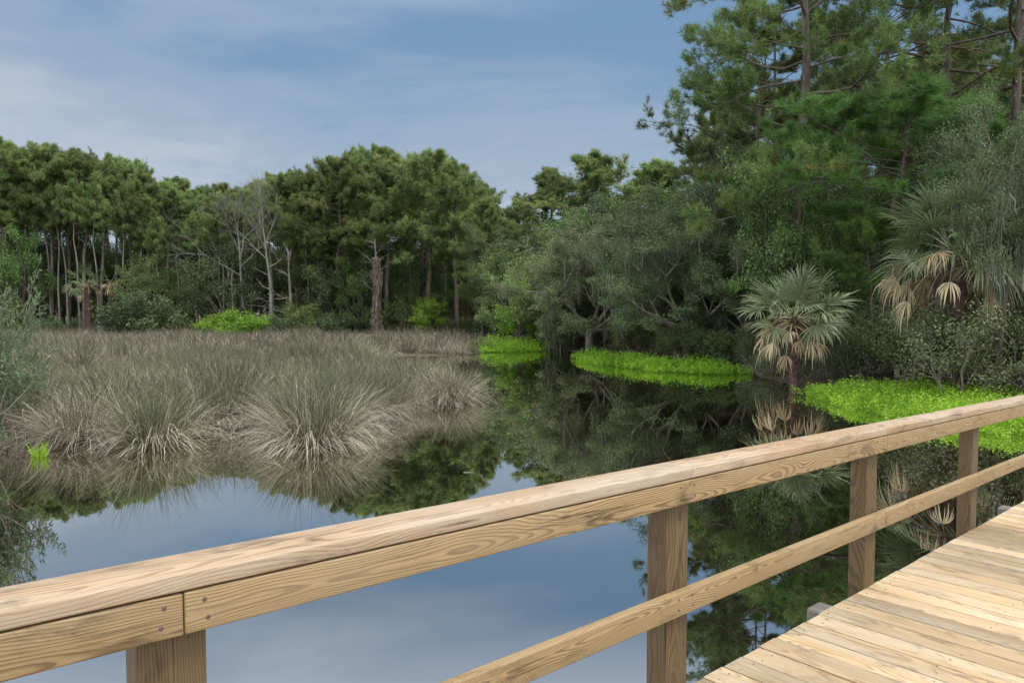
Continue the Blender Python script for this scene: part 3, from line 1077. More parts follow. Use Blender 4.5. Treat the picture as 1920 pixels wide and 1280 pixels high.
def palm(label, loc, trunk_h, r0, ngreen, ndead, size, seed, rz=0.0, el_range=(-25, 85), nleaf=44, name='palm_tree', group=None, dead_first=False, tint0=.5):
    rng = np.random.default_rng(seed)
    t = thing(name, label, 'palm', loc, rz, group)
    T = Buf()
    pts = wander(rng, (0, 0, -.3), (0, 0, 1), trunk_h + .3, 8, .05, .02)
    tube(T, pts, np.linspace(r0 * 1.1, r0, 8), 12)
    part('trunk', T.mesh('palm_trunk', M['bark_palm'], True), t)
    # boots: old leaf bases criss-crossing the trunk
    Bt = Buf()
    nb = int(trunk_h * 30)
    for q in range(nb):
        z = trunk_h * (.12 + .9 * q / nb)
        az = q * 2.399 + rng.normal(0, .15)
        c = np.array([np.interp(z, pts[:, 2], pts[:, 0]), np.interp(z, pts[:, 2], pts[:, 1]), z])
        o = np.array([math.cos(az), math.sin(az), 0])
        sd_ = np.array([-math.sin(az), math.cos(az), 0])
        L = rng.uniform(.13, .26)
        a = c + o * r0 * .8
        e = a + o * L * .55 + np.array([0, 0, L * .9]) + sd_ * rng.normal(0, .03)
        w0, w1 = .055, .022
        V = np.array([a - sd_ * w0, a + sd_ * w0, a + sd_ * w0 + o * .03, a - sd_ * w0 + o * .03,
                      e - sd_ * w1, e + sd_ * w1, e + sd_ * w1 + o * .018, e - sd_ * w1 + o * .018])
        Bt.add(V, [[0, 1, 5, 4], [3, 7, 6, 2], [0, 4, 7, 3], [1, 2, 6, 5], [4, 5, 6, 7]], rng.uniform(0, 1))
    part('leaf_bases', Bt.mesh('leaf_bases', M['bark_palm']), t)
    top = pts[-1]
    for q in range(ngreen + ndead):
        dead = q >= ngreen
        az = q * 2.399 + rng.normal(0, .25)
        if dead:
            u = (q - ngreen + .5) / max(ndead, 1)
            el = R(10 - 50 * u + rng.normal(0, 12))
        else:
            u = (q + .5) / ngreen
            el = R(el_range[1] + (el_range[0] - el_range[1]) * u ** .85 + rng.normal(0, 6))
        pl = size * rng.uniform(.48, .68) * (rng.uniform(.75, 1.25) if dead else 1)
        d = np.array([math.cos(az) * math.cos(el), math.sin(az) * math.cos(el), math.sin(el)])
        B = Buf()
        st = top + np.array([math.cos(az), math.sin(az), 0]) * r0 * .6 + np.array([0, 0, rng.uniform(-.15, .1) - (.12 if dead else 0)])
        pp = [st]
        for s_ in range(5):
            pp.append(pp[-1] + d * pl / 5)
            d = d + np.array([0, 0, -.06 if not dead else -.17])
            d = d / np.linalg.norm(d)
        tube(B, pp, np.linspace(.022, .009, 6), 4, tint=.75 if not dead else .6)
        side = np.cross(d, [0, 0, 1.0])
        side = side / max(np.linalg.norm(side), 1e-6)
        roll = rng.normal(0, .6)
        side = side * math.cos(roll) + np.cross(d, side) * math.sin(roll)
        if dead:
            fan_blade(B, rng, np.array(pp[-1]), d, side, size * rng.uniform(.36, .62), int(nleaf * .6), R(rng.uniform(30, 75)), rng.uniform(1.6, 3.4), rng.uniform(.35, 1.0), .026, .4)
        else:
            fan_blade(B, rng, np.array(pp[-1]), d, side, size * .60 * rng.uniform(.9, 1.1), nleaf, R(118), .14 + .75 * max(0, u - .4) + rng.uniform(0, .1), tint0 + .25 * (u - .5) + rng.normal(0, .06), .042)
        part('dead_frond' if dead else 'frond', B.mesh('palm_frond', M['palm_dead'] if dead else M['palm']), t)
    return t


palm('small cabbage palm with a dry tan skirt of dead fronds, standing at the water edge', (wx(1490, 23.8), 23.8, 0), 2.2, .13, 27, 17, 1.7, 5, nleaf=38, el_range=(-16, 85), tint0=.45)
palm('tall cabbage palm overgrown by the moss draped oak, right of the small palm', (wx(1800, 20.5), 20.5, .3), 3.85, .19, 30, 24, 2.1, 16, el_range=(-26, 82), nleaf=46, tint0=.33)
palm('cabbage palm with a long hanging dead frond, partly out of the frame', (wx(1915, 21.5), 21.5, .3), 3.7, .17, 26, 20, 2.0, 7)
palm('shaded palm crown behind the small palm, beside the big pine trunk', (wx(1462, 31), 31, .3), 4.0, .16, 20, 5, 1.7, 8, tint0=.25)
palm('far palm with yellowing lower fronds in the tree line behind the marsh', (wx(165, 61), 61, .2), 4.2, .2, 16, 9, 1.7, 9, nleaf=26, tint0=.35)
palm('far palm with dry grey fronds beside the yellowing one', (wx(212, 62), 62, .2), 4.4, .2, 6, 14, 1.6, 10, nleaf=26, tint0=.3)
palm('low dark palmetto at the marsh edge under the far palms', (wx(222, 58.5), 58.5, .1), .5, .14, 14, 3, 1.5, 12, nleaf=24)

# ------------------------------------------------------------------ far tree line behind the marsh
FP = [pine_proto(200 + q, 18.0, (.66, .70, .64, .74, .62, .68)[q], (3.7, 3.3, 4.0, 3.2, 4.2, 3.5)[q], 48, 12, 9, 8, .38, .046,
                 .20, (M['bark_grey'], M['pine']), soft=.32) for q in range(6)]
UT = [broad_proto(230 + q, (9, 8, 10, 7)[q], (2.6, 2, 3.5, 1.5)[q], (3.2, 3.4, 3.0, 3.2)[q], 9, 3, 4, 16000, .20, .12, .14,
                  (M['bark_grey'], (M['under'], M['oak'], M['broad'], M['under'])[q]), .42, (5, 80), skirt=.55) for q in range(4)]
US = [shrub_proto(250 + q, (2.4, 1.8, 3.0, 2.2)[q], (1.7, 1.6, 1.8, 1.9)[q], 9, 7000, .16, .08,
                  (M['bark_grey'], (M['under'], M['oak'], M['under'], M['oak_dark'])[q]), .22) for q in range(4)]

SKYX = [-200, 0, 40, 80, 150, 200, 250, 290, 330, 360, 400, 450, 500, 540, 580, 600, 650, 700, 740, 800, 830, 870, 895, 930, 960, 1000, 1060, 1200]
SKYY = [262, 266, 274, 277, 284, 289, 304, 333, 336, 330, 346, 337, 334, 317, 330, 314, 289, 287, 292, 284, 283, 308, 352, 382, 398, 420, 430, 430]
SKYX2 = SKYX[:24] + [960, 1000, 1015, 1040, 1080, 1200, 1250, 1300, 1400, 2200]
SKYY2 = SKYY[:24] + [398, 416, 385, 348, 326, 342, 332, 240, 60, 0]


def cap_h(x, Y, drop, h0, sc):
    """keep a tree of height h0*sc below the skyline"""
    return min(sc, max(.35, wz(np.interp(x, SKYX2, SKYY2) + drop, Y) / h0))


SKYY = [v + 20 for v in SKYY]
rng = np.random.default_rng(77)
GP_ = 'tall pines of the tree line behind the marsh'
for px in np.arange(-150, 960, 31):
    Y = rng.uniform(63, 70)
    x = px + rng.normal(0, 9)
    H = wz(np.interp(x, SKYX, SKYY) + abs(rng.normal(0, 10)), Y) + .3
    q = rng.integers(0, 6)
    sc = H / 18.0
    place(FP[q], 'pine_tree', 'tall slim pine with a bare trunk in the front rank of the far tree line', 'pine', (wx(x, Y), Y, .2),
          rng.uniform(0, 6.28), (sc * rng.uniform(.85, 1.1),) * 2 + (sc,), GP_ + ', front rank')
for px in np.arange(-180, 1000, 27):
    Y = rng.uniform(75, 92)
    x = px + rng.normal(0, 10)
    H = wz(np.interp(x, SKYX, SKYY) + 6 + abs(rng.normal(0, 14)), Y)
    q = rng.integers(0, 6)
    sc = H / 18.0
    place(FP[q], 'pine_tree', 'tall pine deeper in the far tree line, its crown showing between nearer crowns', 'pine', (wx(x, Y), Y, .2),
          rng.uniform(0, 6.28), (sc * rng.uniform(.9, 1.15),) * 2 + (sc,), GP_ + ', rear rank')
for px in (-6, 10, 22, 40, 58, 76, 96, 112, 128, 150, 185, 232, 262, 282, 300, 338, 372, 412, 580, 600, 612, 664, 680, 752, 770, 835):
    Y = rng.uniform(61.5, 64)
    H = wz(np.interp(px, SKYX, SKYY) + rng.uniform(20, 75), Y)
    place(FP[3], 'pine_tree', 'thin pale pine trunk rising bare at the very front of the far tree line', 'pine', (wx(px, Y), Y, .2), rng.uniform(0, 6.28),
          (H / 18 * .62,) * 2 + (H / 18,), GP_ + ', slim front stems')
# rounded dense crowns right of centre and the layered pine at the end of the marsh
DP = [pine_proto(280 + q, 16.0, (.42, .46, .25)[q], (4.3, 4.0, 3.8)[q], 60, 12, 9, 8, .38, .046, .26, (M['bark_pine'], M['pine']), soft=.32) for q in range(3)]
for px, Y, top, q, wsc, lb in ((640, 62, 318, 0, 1.0, 'broad round topped pine behind the vine covered snag'),
                               (725, 61, 316, 1, 1.05, 'dense broad pine just right of the vine covered snag'),
                               (805, 60, 305, 0, 1.15, 'biggest dense round crowned pine of the middle of the tree line'),
                               (858, 58, 330, 1, .95, 'dense pine stepping down right of the biggest round crown'),
                               (905, 55, 390, 2, .95, 'rounded yellow-green pine at the right end of the far tree line'),
                               (925, 51, 470, 2, .75, 'low layered pine with flat boughs above the end of the marsh'),
                               (590, 63, 348, 0, .9, 'pine with thin crown between the dead trees and the round crowns')):
    H = wz(top, Y)
    place(DP[q], 'pine_tree', lb, 'pine', (wx(px, Y), Y, .2), rng.uniform(0, 6.28), (H / 16 * wsc,) * 2 + (H / 16,), 'broad pines of the middle tree line')
# understory trees and shrubs along the marsh
for row, (y0, y1, step, hlo, hhi) in enumerate(((70, 76, 34, .9, 1.35), (60.5, 65, 40, .55, .95), (84, 98, 40, 1.0, 1.5))):
    for px in np.arange(-140, 1010, step):
        Y = rng.uniform(y0, y1)
        x = px + rng.normal(0, 12)
        q = rng.integers(0, 4)
        if row == 1 and (430 < x < 570 or 105 < x < 255):
            continue
        place(UT[q], 'understory_tree', ('dark broadleaf tree filling the shade between the pine trunks', 'low leafy tree at the front foot of the far tree line',
                                         'broadleaf tree deep in the far woods behind the pines')[row], 'tree',
              (wx(x, Y), Y, .2), rng.uniform(0, 6.28), cap_h(x, Y, 75, (9, 8, 10, 7)[q], rng.uniform(hlo, hhi)), ('mid rank understory trees', 'front understory trees', 'deep understory trees')[row])
for px in np.arange(-60, 1000, 30):
    Y = rng.uniform(57.5, 60.5)
    x = px + rng.normal(0, 9)
    if 360 < x < 510 or 140 < x < 215 or x > 930:
        continue
    q = rng.integers(0, 4)
    place(US[q], 'shrub', 'dull green shrub along the back edge of the marsh', 'shrub', (wx(x, Y), Y, .1), rng.uniform(0, 6.28), rng.uniform(.55, 1.0), 'shrubs along the back of the marsh')

LS = [shrub_proto(270 + q, 2.2, 1.8, 9, 8000, .15, .075, (M['bark_grey'], M['lime']), .2) for q in range(2)]
for px, Y, sc, q, lb in ((398, 57.4, .82, 0, 'left half of the bright green shrubs in front of the dead trees'),
                         (438, 57.2, .95, 1, 'middle and tallest bright green shrub in front of the dead trees'),
                         (478, 57.5, .85, 0, 'rightmost bright green shrub, below the straight dead tree')):
    place(LS[q], 'shrub', lb, 'shrub', (wx(px, Y), Y, .1), px, sc, 'bright green shrubs before the dead trees')
place(US[1], 'shrub', 'wide grey-green shrub left of the bright green shrubs', 'shrub', (wx(300, 58), 58, .1), 1.0, (1.5, 1.5, 1.75), None)
place(US[3], 'shrub', 'grey-green shrub below the two far palms', 'shrub', (wx(262, 58.2), 58.2, .1), 2.2, (1.4, 1.4, 1.6), None)
LT = broad_proto(290, 4.2, .8, 1.7, 9, 3, 4, 9000, .16, .085, .07, (M['bark_grey'], M['lime']), .25, (5, 80), skirt=.5)
place(LT, 'young_tree', 'bright lime green young tree beside the pale mossy oak', 'tree', (wx(972, 44.5), 44.5, .25), 0, (.95, .95, .93), None)
place(LT, 'young_tree', 'small yellow-green tree at the marsh edge right of the vine covered snag', 'tree', (wx(806, 57.5), 57.5, .1), 2, (.95, .95, .72), None)


# the wood goes on beyond the left edge of the frame
rng = np.random.default_rng(91)
for px in np.arange(-420, -160, 24):
    Y = rng.uniform(62, 84)
    sc = rng.uniform(.85, 1.02)
    place(FP[rng.integers(0, 6)], 'pine_tree', 'tall pine of the far tree line beyond the left edge of the frame', 'pine', (wx(px, Y), Y, .2), rng.uniform(0, 6.28), sc, 'pines beyond the left edge')
    place(UT[(0, 1, 3)[rng.integers(0, 3)]], 'understory_tree', 'leafy tree under the pines beyond the left edge of the frame', 'tree', (wx(px + 12, 61), 61, .2), rng.uniform(0, 6.28), rng.uniform(.5, .8), 'understory beyond the left edge')


# dead trees and snags
def dead_proto(seed, H, fork, RAD, lean=0.0, lev=4, n=7, el=(25, 80)):
    rng = np.random.default_rng(seed)
    T = Buf()
    tp = wander(rng, (0, 0, -.1), (lean, 0, 1), H * .93, 10, .05, .01)
    tube(T, tp, np.linspace(.16, .03, 10), 9)
    Bh = T
    ends = []
    az = rng.uniform(0, 6.28)
    for q in range(n):
        az += 2.4 + rng.normal(0, .3)
        u = (q + .5) / n
        z = fork + (H * .9 - fork) * u
        st = np.array([np.interp(z, tp[:, 2], tp[:, c]) for c in range(3)])
        e = R(el[0] + (el[1] - el[0]) * u)
        d = np.array([math.cos(az) * math.cos(e), math.sin(az) * math.cos(e), math.sin(e)])
        branchy(rng, Bh, st, d, RAD * (1.0 - .45 * u) * rng.uniform(.6, .8), .052, 1, lev, ends, 5, (18, 48), .06, .22, (.5, .75), 6)
    # a few low stubs
    for q in range(5):
        z = H * rng.uniform(.2, .5)
        st = np.array([np.interp(z, tp[:, 2], tp[:, c]) for c in range(3)])
        a = rng.uniform(0, 6.28)
        branchy(rng, Bh, st, np.array([math.cos(a), math.sin(a), .15]), rng.uniform(.8, 2.2), .04, 1, 2, ends, 2, (15, 40), .04, .3, (.4, .7), 5)
    return [('trunk', T.mesh('dead_trunk', M['bark_dead'], True))]


place(dead_proto(301, 10.6, 5.2, 4.2), 'dead_tree', 'straight bare dead tree with a fan of pale grey branches', 'dead tree', (wx(508, 59.5), 59.5, .1), .4)
place(dead_proto(302, 10.0, 4.6, 4.6, -.10), 'dead_tree', 'leaning bare dead tree whose branches spread to the left', 'dead tree', (wx(460, 61), 61, .1), .9)
place(dead_proto(303, 7.6, 4.5, 1.6, .02, 2, 4), 'dead_tree', 'thick bare snag with short broken branches right of the dead trees', 'dead tree', (wx(546, 60), 60, .1), .2)
place(dead_proto(304, 5.5, 3.0, 1.0, .02, 2, 3), 'dead_tree', 'thin pale dead stem standing left of the leaning dead tree', 'dead tree', (wx(436, 59.5), 59.5, .1), 2.2, (.5, .5, 1))
# vine covered snag
snag = thing('dead_tree', 'dead trunk wrapped in dry hanging vines at the marsh edge', 'dead tree', (wx(706, 56.5), 56.5, .1))
T, V_ = Buf(), Buf()
rng = np.random.default_rng(310)
tp = wander(rng, (0, 0, -.1), (0, 0, 1), 7.6, 10, .07, .01)
tube(T, tp, np.linspace(.15, .05, 10), 9)
_e = []
for q in range(12):
    z = rng.uniform(2.0, 7.3)
    st = np.array([np.interp(z, tp[:, 2], tp[:, c]) for c in range(3)])
    a = rng.uniform(0, 6.28)
    branchy(rng, T, st, np.array([math.cos(a), math.sin(a), .5]) / 1.12, rng.uniform(.5, 1.5), .035, 1, 3, _e, 3, (20, 50), .04, .3, (.4, .7), 5)
part('trunk', T.mesh('snag_trunk', M['bark_dead'], True), snag)
for q in range(150):
    z = rng.uniform(.4, 6.2)
    a = rng.uniform(0, 6.28)
    r_ = .15 + .07 * math.sin(z * 1.7) + rng.uniform(0, .14)
    c = np.array([np.interp(z, tp[:, 2], tp[:, 0]) + math.cos(a) * r_, np.interp(z, tp[:, 2], tp[:, 1]) + math.sin(a) * r_, z])
    hang_strands(V_, rng, c, 9, rng.uniform(.3, .9), .07, .028)
part('dry_vines', V_.mesh('dry_vines', M['dead_vine']), snag)

# ------------------------------------------------------------------ right hand woods
NP = [pine_proto(400 + q, (21, 23, 19)[q], (.32, .36, .30)[q], (6.7, 6.2, 5.4)[q], (40, 36, 32)[q], 10, 5, 15, .31, .020, (.27, .25, .17)[q],
                 (M['bark_pine'], M['pine_near']), (0.0, .02, -.03)[q], twig=4, droop=.22, flat=.9) for q in range(3)]
PM = 'mature pines on the right bank'
place(NP[0], 'pine_tree', 'big pine with long boughs reaching left over the water', 'pine', (wx(1485, 30), 30, .4), 2.6, (1, 1, 1.0), PM)
place(NP[1], 'pine_tree', 'tall pine with a straight reddish trunk bare against the sky near the top right', 'pine', (wx(1752, 32.5), 32.5, .4), .9, 1.0, PM)
place(NP[2], 'pine_tree', 'slender pine behind the dark oak with a thin arm stretching left into the sky', 'pine', (wx(1372, 35), 35, .4), 3.3, (.9, .9, .78), PM)
place(NP[1], 'pine_tree', 'pine at the right edge of the frame with heavy dark boughs at the top', 'pine', (wx(1905, 29), 29, .4), 3.9, (1, 1, .95), PM)
place(NP[0], 'pine_tree', 'pine set back between the two biggest right bank pines', 'pine', (wx(1655, 40), 40, .4), 4.4, (.95, .95, 1.0), PM)
place(NP[2], 'pine_tree', 'pine set back behind the big pine, its crown at the top of the frame', 'pine', (wx(1470, 43), 43, .4), 5.2, (1.1, 1.1, 1.12), PM)
place(NP[1], 'pine_tree', 'tall dark pine beyond the right edge trees', 'pine', (wx(1980, 36), 36, .4), 2.0, 1.0, PM)
# younger, fresher pine in front
YP = pine_proto(420, 9.9, .62, 3.4, 30, 9, 6, 13, .30, .017, .14, (M['bark_pine'], M['pine_fresh']), -.05, twig=3, droop=.05, flat=.6, top_round=.3)
place(YP, 'pine_tree', 'young pine with a flat bright green crown in front of the tall pines', 'pine', (wx(1650, 26.5), 26.5, .4), 1.1, (1.3, 1.3, .91), None)
place(YP, 'pine_tree', 'low young pine boughs between the small palm and the tall palm', 'pine', (wx(1640, 25.5), 25.5, .4), 4.0, (.5, .5, .48), None)

# oaks with hanging moss
OK1 = broad_proto(440, 6.4, 1.4, 4.6, 10, 4, 4, 120000, .12, .06, .24, (M['bark_grey'], M['oak_pale']), .25, (-6, 72), moss=150, moss_len=(.4, 1.3), skirt=.25)
OK2 = broad_proto(441, 9.0, 2.2, 4.4, 12, 4, 4, 140000, .12, .06, .26, (M['bark_grey'], M['oak']), .27, (-10, 80), moss=110, moss_len=(.4, 1.2), skirt=.5)
OK3 = broad_proto(442, 9.5, 2.0, 4.6, 11, 4, 4, 110000, .14, .07, .28, (M['bark_grey'], M['oak_dark']), .30, (-6, 78), moss=60, skirt=.4)
place(OK1, 'oak_tree', 'pale grey-green live oak hung with moss, leaning over the channel', 'oak', (wx(1105, 40.5), 40.5, .3), .6, (1.0, 1.0, 1.08), 'live oaks on the right bank')
place(OK2, 'oak_tree', 'tall dark grey-green oak behind the middle herb patch', 'oak', (wx(1290, 33.5), 33.5, .35), 0, (1, 1, .98), 'live oaks on the right bank')
place(OK2, 'oak_tree', 'mossy oak between the tall dark oak and the vine wrapped pine', 'oak', (wx(1400, 32.5), 32.5, .35), 2.1, (.9, .9, .9), 'live oaks on the right bank')
place(OK3, 'oak_tree', 'dark round oak behind the lime green young tree', 'oak', (wx(1030, 51), 51, .3), 1.0, (.95, .95, .82), 'live oaks on the right bank')
place(OK3, 'oak_tree', 'dark oak rising behind the pale mossy oak', 'oak', (wx(1160, 47), 47, .3), 3.0, (1.1, 1.1, .95), 'live oaks on the right bank')
OK4 = broad_proto(443, 8.4, 2.4, 3.3, 11, 4, 4, 150000, .09, .04, .24, (M['bark_grey'], M['oak']), .24, (-14, 75), moss=80, moss_len=(.4, 1.4), skirt=.35)
place(OK4, 'oak_tree', 'moss draped oak hanging over the tall palm at the right edge', 'oak', (wx(1950, 21.5), 21.5, .4), .4, (1.0, 1.0, 1.0), 'live oaks on the right bank')
OK5 = broad_proto(444, 6.6, 4.3, 2.0, 8, 4, 4, 26000, .085, .036, .10, (M['bark_pine'], M['oak']), .22, (-35, 60), moss=50, moss_len=(.5, 1.6), skirt=.1)
place(OK5, 'oak_tree', 'leaning oak with grey twigs and moss tangled into the crown of the tall palm', 'oak', (wx(1868, 19.6), 19.6, .4), .8, 1.0, 'live oaks on the right bank')
# pines standing behind the oaks
place(DP[0], 'pine_tree', 'open crowned pine against the sky behind the pale mossy oak', 'pine', (wx(1115, 56), 56, .3), .3, (1.25, 1.25, wz(316, 56) / 16), None)
place(DP[1], 'pine_tree', 'pine left of the open crowned pine, lower and thinner', 'pine', (wx(1040, 60), 60, .3), 1.3, (1.0, 1.0, wz(346, 60) / 16), None)
place(DP[1], 'pine_tree', 'pine right of the open crowned pine, behind the tall dark oak', 'pine', (wx(1215, 54), 54, .3), 2.3, (1.1, 1.1, wz(336, 54) / 16), None)
place(DP[2], 'pine_tree', 'small far pine in the notch between the two woods', 'pine', (wx(962, 66), 66, .3), 2.3, (.75, .75, wz(392, 66) / 16), None)
# leafy broad trees and vines round the big pine
BT = [broad_proto(450 + q, 8.2, 2.4, 2.4, 9, 3, 4, 15000, .17, .12, .10, (M['bark_grey'], M['broad']), .34, (0, 80), skirt=.5, leafup=.7) for q in range(2)]
place(BT[0], 'broadleaf_tree', 'fresh green broadleaf tree left of the vine wrapped pine', 'tree', (wx(1462, 28.8), 28.8, .4), 0, (.9, .9, .98), 'green broadleaf trees by the big pine')
place(BT[1], 'broadleaf_tree', 'fresh green broadleaf tree right of the vine wrapped pine trunk', 'tree', (wx(1585, 29.5), 29.5, .4), 1, (.75, .75, .82), 'green broadleaf trees by the big pine')
place(BT[0], 'broadleaf_tree', 'green leafy tree deep in the shade behind the small palm', 'tree', (wx(1530, 34), 34, .4), 3, (1, 1, .9), 'green broadleaf trees by the big pine')
# shade trees that close the wood behind
rng = np.random.default_rng(500)
for row, (y0, y1, step, lo, hi) in enumerate(((36, 40, 70, .75, 1.0), (44, 52, 60, .95, 1.25), (56, 70, 60, 1.1, 1.5))):
    for px in np.arange(1000 + 240 * (row == 0), 2080, step):
        Y = rng.uniform(y0, y1)
        q = rng.integers(0, 4)
        place(UT[q], 'understory_tree', ('dark leafy tree close behind the oaks of the right bank', 'broadleaf tree deeper in the right hand woods',
                                         'far broadleaf tree closing the view through the right hand woods')[row], 'tree',
              (wx(px + rng.normal(0, 18), Y), Y, .4), rng.uniform(0, 6.28), cap_h(px, Y, 60, (9, 8, 10, 7)[q], rng.uniform(lo, hi)), ('near shade trees of the right woods', 'deeper shade trees of the right woods', 'farthest shade trees of the right woods')[row])
for px, Y, q, sc in ((1330, 56, 3, .9), (1420, 62, 0, 1.05), (1520, 58, 2, 1.0), (1600, 52, 4, 1.0), (1700, 56, 1, 1.1), (1780, 50, 3, 1.0), (1870, 54, 0, 1.05), (1960, 48, 5, 1.0)):
    place(FP[q], 'pine_tree', 'distant pine glimpsed through the right hand woods', 'pine', (wx(px, Y), Y, .4), px, sc, 'distant pines in the right woods')

# shrubs of the right bank
RS = [shrub_proto(470 + q, (2.2, 2.0, 1.6)[q], (1.7, 1.6, 1.5)[q], 10, 9000, .085, .042, (M['bark_grey'], (M['oak_pale'], M['under'], M['oak'])[q]), .17) for q in range(3)]
for px, Y, q, sc, lb in ((1700, 22.6, 1, 1.05, 'olive shrub at the back of the right herb patch, left one'),
                         (1790, 19.8, 0, 1.12, 'yellow-olive shrub at the foot of the tall palm'),
                         (1870, 20.6, 1, 1.05, 'olive shrub at the right edge below the moss draped oak'),
                         (1950, 19.5, 0, 1.1, 'shrub mostly outside the right edge of the frame'),
                         (1620, 24.5, 2, 1.0, 'dark twiggy shrub right of the small palm'),
                         (1560, 26.5, 2, .9, 'dark low shrub behind the small palm trunk'),
                         (1745, 24.5, 2, 1.35, 'dark shrub in the shade under the tall palm'),
                         (1850, 23.5, 2, 1.3, 'dark shrub between the tall palm and the right edge'),
                         (1440, 29.6, 2, .9, 'low dark shrub left of the small palm at the waterline'),
                         (1370, 31.2, 1, .75, 'low shrub at the right end of the middle herb patch'),
                         (1660, 27.0, 2, 1.5, 'tall dark shrub under the young pine'),
                         (1510, 29.0, 2, 1.3, 'tall dark shrub at the foot of the vine wrapped pine'),
                         (1280, 33.0, 1, .8, 'low shrub under the tall dark oak'),
                         (1190, 36.5, 1, .8, 'low shrub under the pale mossy oak'),
                         (1062, 46.5, 2, 1.5, 'twiggy grey-green shrub on the bank at the head of the channel'),
                         (1090, 48.5, 1, 1.6, 'olive shrub in the shade under the pale mossy oak'),
                         (1125, 44.5, 2, 1.3, 'dark shrub under the middle of the pale mossy oak'),
                         (1000, 48.0, 2, 1.5, 'dark shrub behind the lime green young tree'),
                         (1160, 43.0, 2, 1.4, 'dark shrub right of the pale mossy oak trunk'),
                         (1230, 39.0, 2, 1.4, 'dark shrub between the two oaks behind the middle herb patch'),
                         (1330, 37.0, 2, 1.4, 'dark shrub behind the tall dark oak'),
                         (1050, 42.5, 2, .8, 'low twiggy shrub at the far end of the channel')):
    place(RS[q], 'shrub', lb, 'shrub', (wx(px, Y), Y, max(0, ground_z(wx(px, Y), Y))), px * .7, sc, 'shrubs of the right bank')

def brush_proto(seed, H, RAD, n, mats, nleaf):
    rng = np.random.default_rng(seed)
    T, F = Buf(), Buf()
    ends = []
    for q in range(n):
        az, e = rng.uniform(0, 6.28), R(rng.uniform(15, 85))
        d = np.array([math.cos(az) * math.cos(e), math.sin(az) * math.cos(e), math.sin(e)])
        branchy(rng, T, (rng.normal(0, .4), rng.normal(0, .4), -.1), d, H * rng.uniform(.4, .8), .018, 1, 3, ends, 4, (20, 60), .02, .4, (.5, .8), 4)
    E = np.concatenate(ends)
    idx = rng.integers(0, len(E), nleaf)
    P = E[idx] + rng.normal(0, .10, (nleaf, 3))
    P[:, 2] = np.maximum(P[:, 2], .03)
    leaves(F, rng, P, .08, .04, .4, None, rng.uniform(.2, .7, len(E))[idx], .15)
    fit(T, F, H, RAD)
    return [('stem', T.mesh('brush_stem', mats[0], True)), ('foliage', F.mesh('brush_foliage', mats[1]))]


rng = np.random.default_rng(640)
for y0, y1, off in ((53, 57, 0), (63, 69, 16)):
    for px in np.arange(955 + off, 1480, 30):
        Y = rng.uniform(y0, y1)
        place(US[rng.integers(0, 4)], 'shrub', 'tall dark shrub closing the low gaps far behind the oaks', 'shrub', (wx(px, Y), Y, .3), rng.uniform(0, 6.28),
              rng.uniform(1.4, 2.0), 'far shrubs behind the oaks')

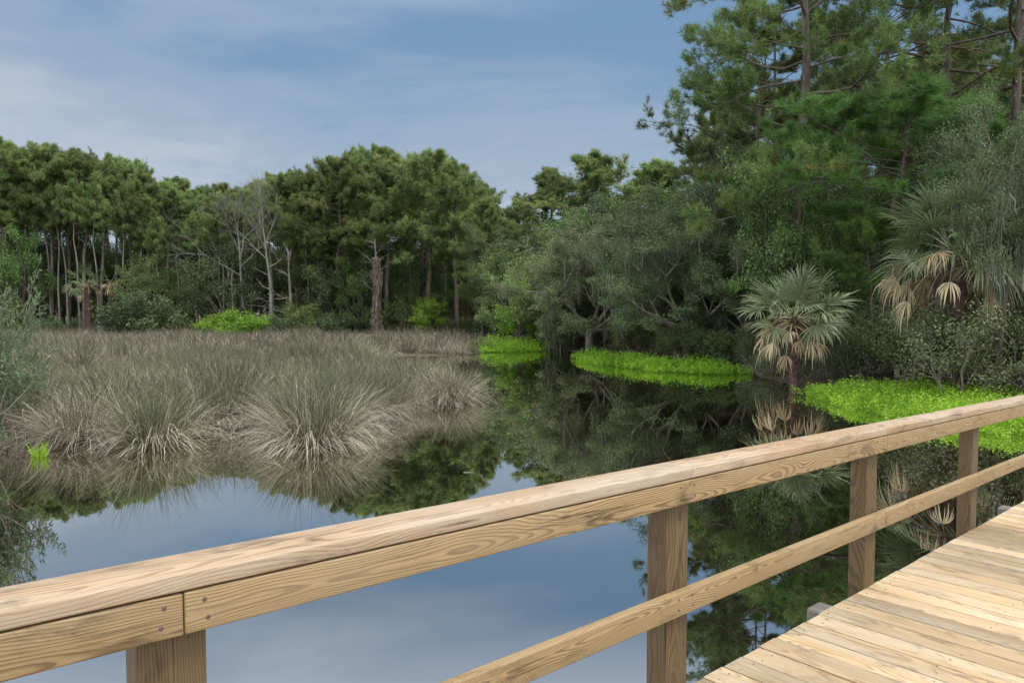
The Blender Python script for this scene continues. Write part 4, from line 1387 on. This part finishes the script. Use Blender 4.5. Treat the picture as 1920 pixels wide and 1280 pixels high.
BR = [brush_proto(650 + q, 1.5, 1.5, 16, (M['bark_grey'], (M['oak_dark'], M['oak'])[q]), (2600, 3800)[q]) for q in range(2)]
for px, Y, q, sc, lb in ((1530, 24.8, 0, .8, 'bare twiggy brush at the waterline just right of the small palm trunk'),
                         (1575, 24.2, 1, .9, 'twiggy brush between the small palm and the right herb patch'),
                         (1450, 26.8, 1, .8, 'twiggy brush at the waterline left of the small palm trunk'),
                         (1425, 29.2, 0, .9, 'twiggy brush at the right end of the middle herb patch'),
                         (1490, 26.2, 0, .9, 'dark twiggy brush directly behind the small palm trunk'),
                         (1630, 23.4, 0, 1.0, 'twiggy brush at the back corner of the right herb patch'),
                         (1690, 24.6, 1, 1.2, 'leafy brush in the shade left of the tall palm'),
                         (1545, 26.4, 1, 1.1, 'leafy brush in the shade behind the small palm'),
                         (1600, 26.0, 1, 1.3, 'leafy brush under the low young pine boughs')):
    place(BR[q], 'brush', lb, 'brush', (wx(px, Y), Y, max(0, ground_z(wx(px, Y), Y))), px * .31, sc, 'twiggy brush on the shaded shore')

# grey-green bush at the left edge, close by
rng = np.random.default_rng(600)
T, F = Buf(), Buf()
ends = []
for q in range(34):
    az = rng.uniform(0, 6.28)
    e = R(rng.uniform(25, 85))
    d = np.array([math.cos(az) * math.cos(e), math.sin(az) * math.cos(e), math.sin(e)])
    branchy(rng, T, (rng.normal(0, .25), rng.normal(0, .25), -.2), d, 1.45 * rng.uniform(.6, 1.0), .022, 1, 3, ends, 4, (18, 50), .06, .22, (.45, .7), 5)
for e in ends:
    n = 48
    u = rng.uniform(.1, 1.05, n)
    P = np.stack([np.interp(u, np.linspace(0, 1, len(e)), e[:, c]) for c in range(3)], 1) + rng.normal(0, .03, (n, 3))
    leaves(F, rng, P, .085, .021, .15, np.repeat(norm(e[-1] - e[0])[None] * .9, n, 0), rng.normal(.5, .15), .15)
fit(T, F, 3.25, 1.3)
bush = thing('bush', 'grey-green narrow leaved bush at the left edge of the frame', 'bush', (wx(-90, 11.8), 11.8, 0), 0)
part('stem', T.mesh('bush_stem', M['bark_grey'], True), bush)
part('foliage', F.mesh('bush_foliage', M['myrtle']), bush)
# bright sprig at its foot
B = Buf()
blades(B, np.random.default_rng(5), 60, .10, (0, 25), (.2, .42), .022, (.6, .2, .1), R(30), 3)
o = link(bpy.data.objects.new('grass_sprig', B.mesh('grass_sprig', M['patch'])))
o.location = (wx(68, 12.6), 12.6, 0)
tag(o, 'small bright green sprig in the water beside the grey-green bush', 'grass')

# a twig afloat in the reflections
B = Buf()
rng = np.random.default_rng(9)
tube(B, wander(rng, (-.14, 0, .006), (1, .12, 0), .30, 5, .06), np.linspace(.005, .002, 5), 5)
o = link(bpy.data.objects.new('floating_twig', B.mesh('floating_twig', M['bark_dead'])))
o.location = (wx(885, 11.4), 11.4, 0)
tag(o, 'thin pale twig floating on the dark tree reflection', 'twig')
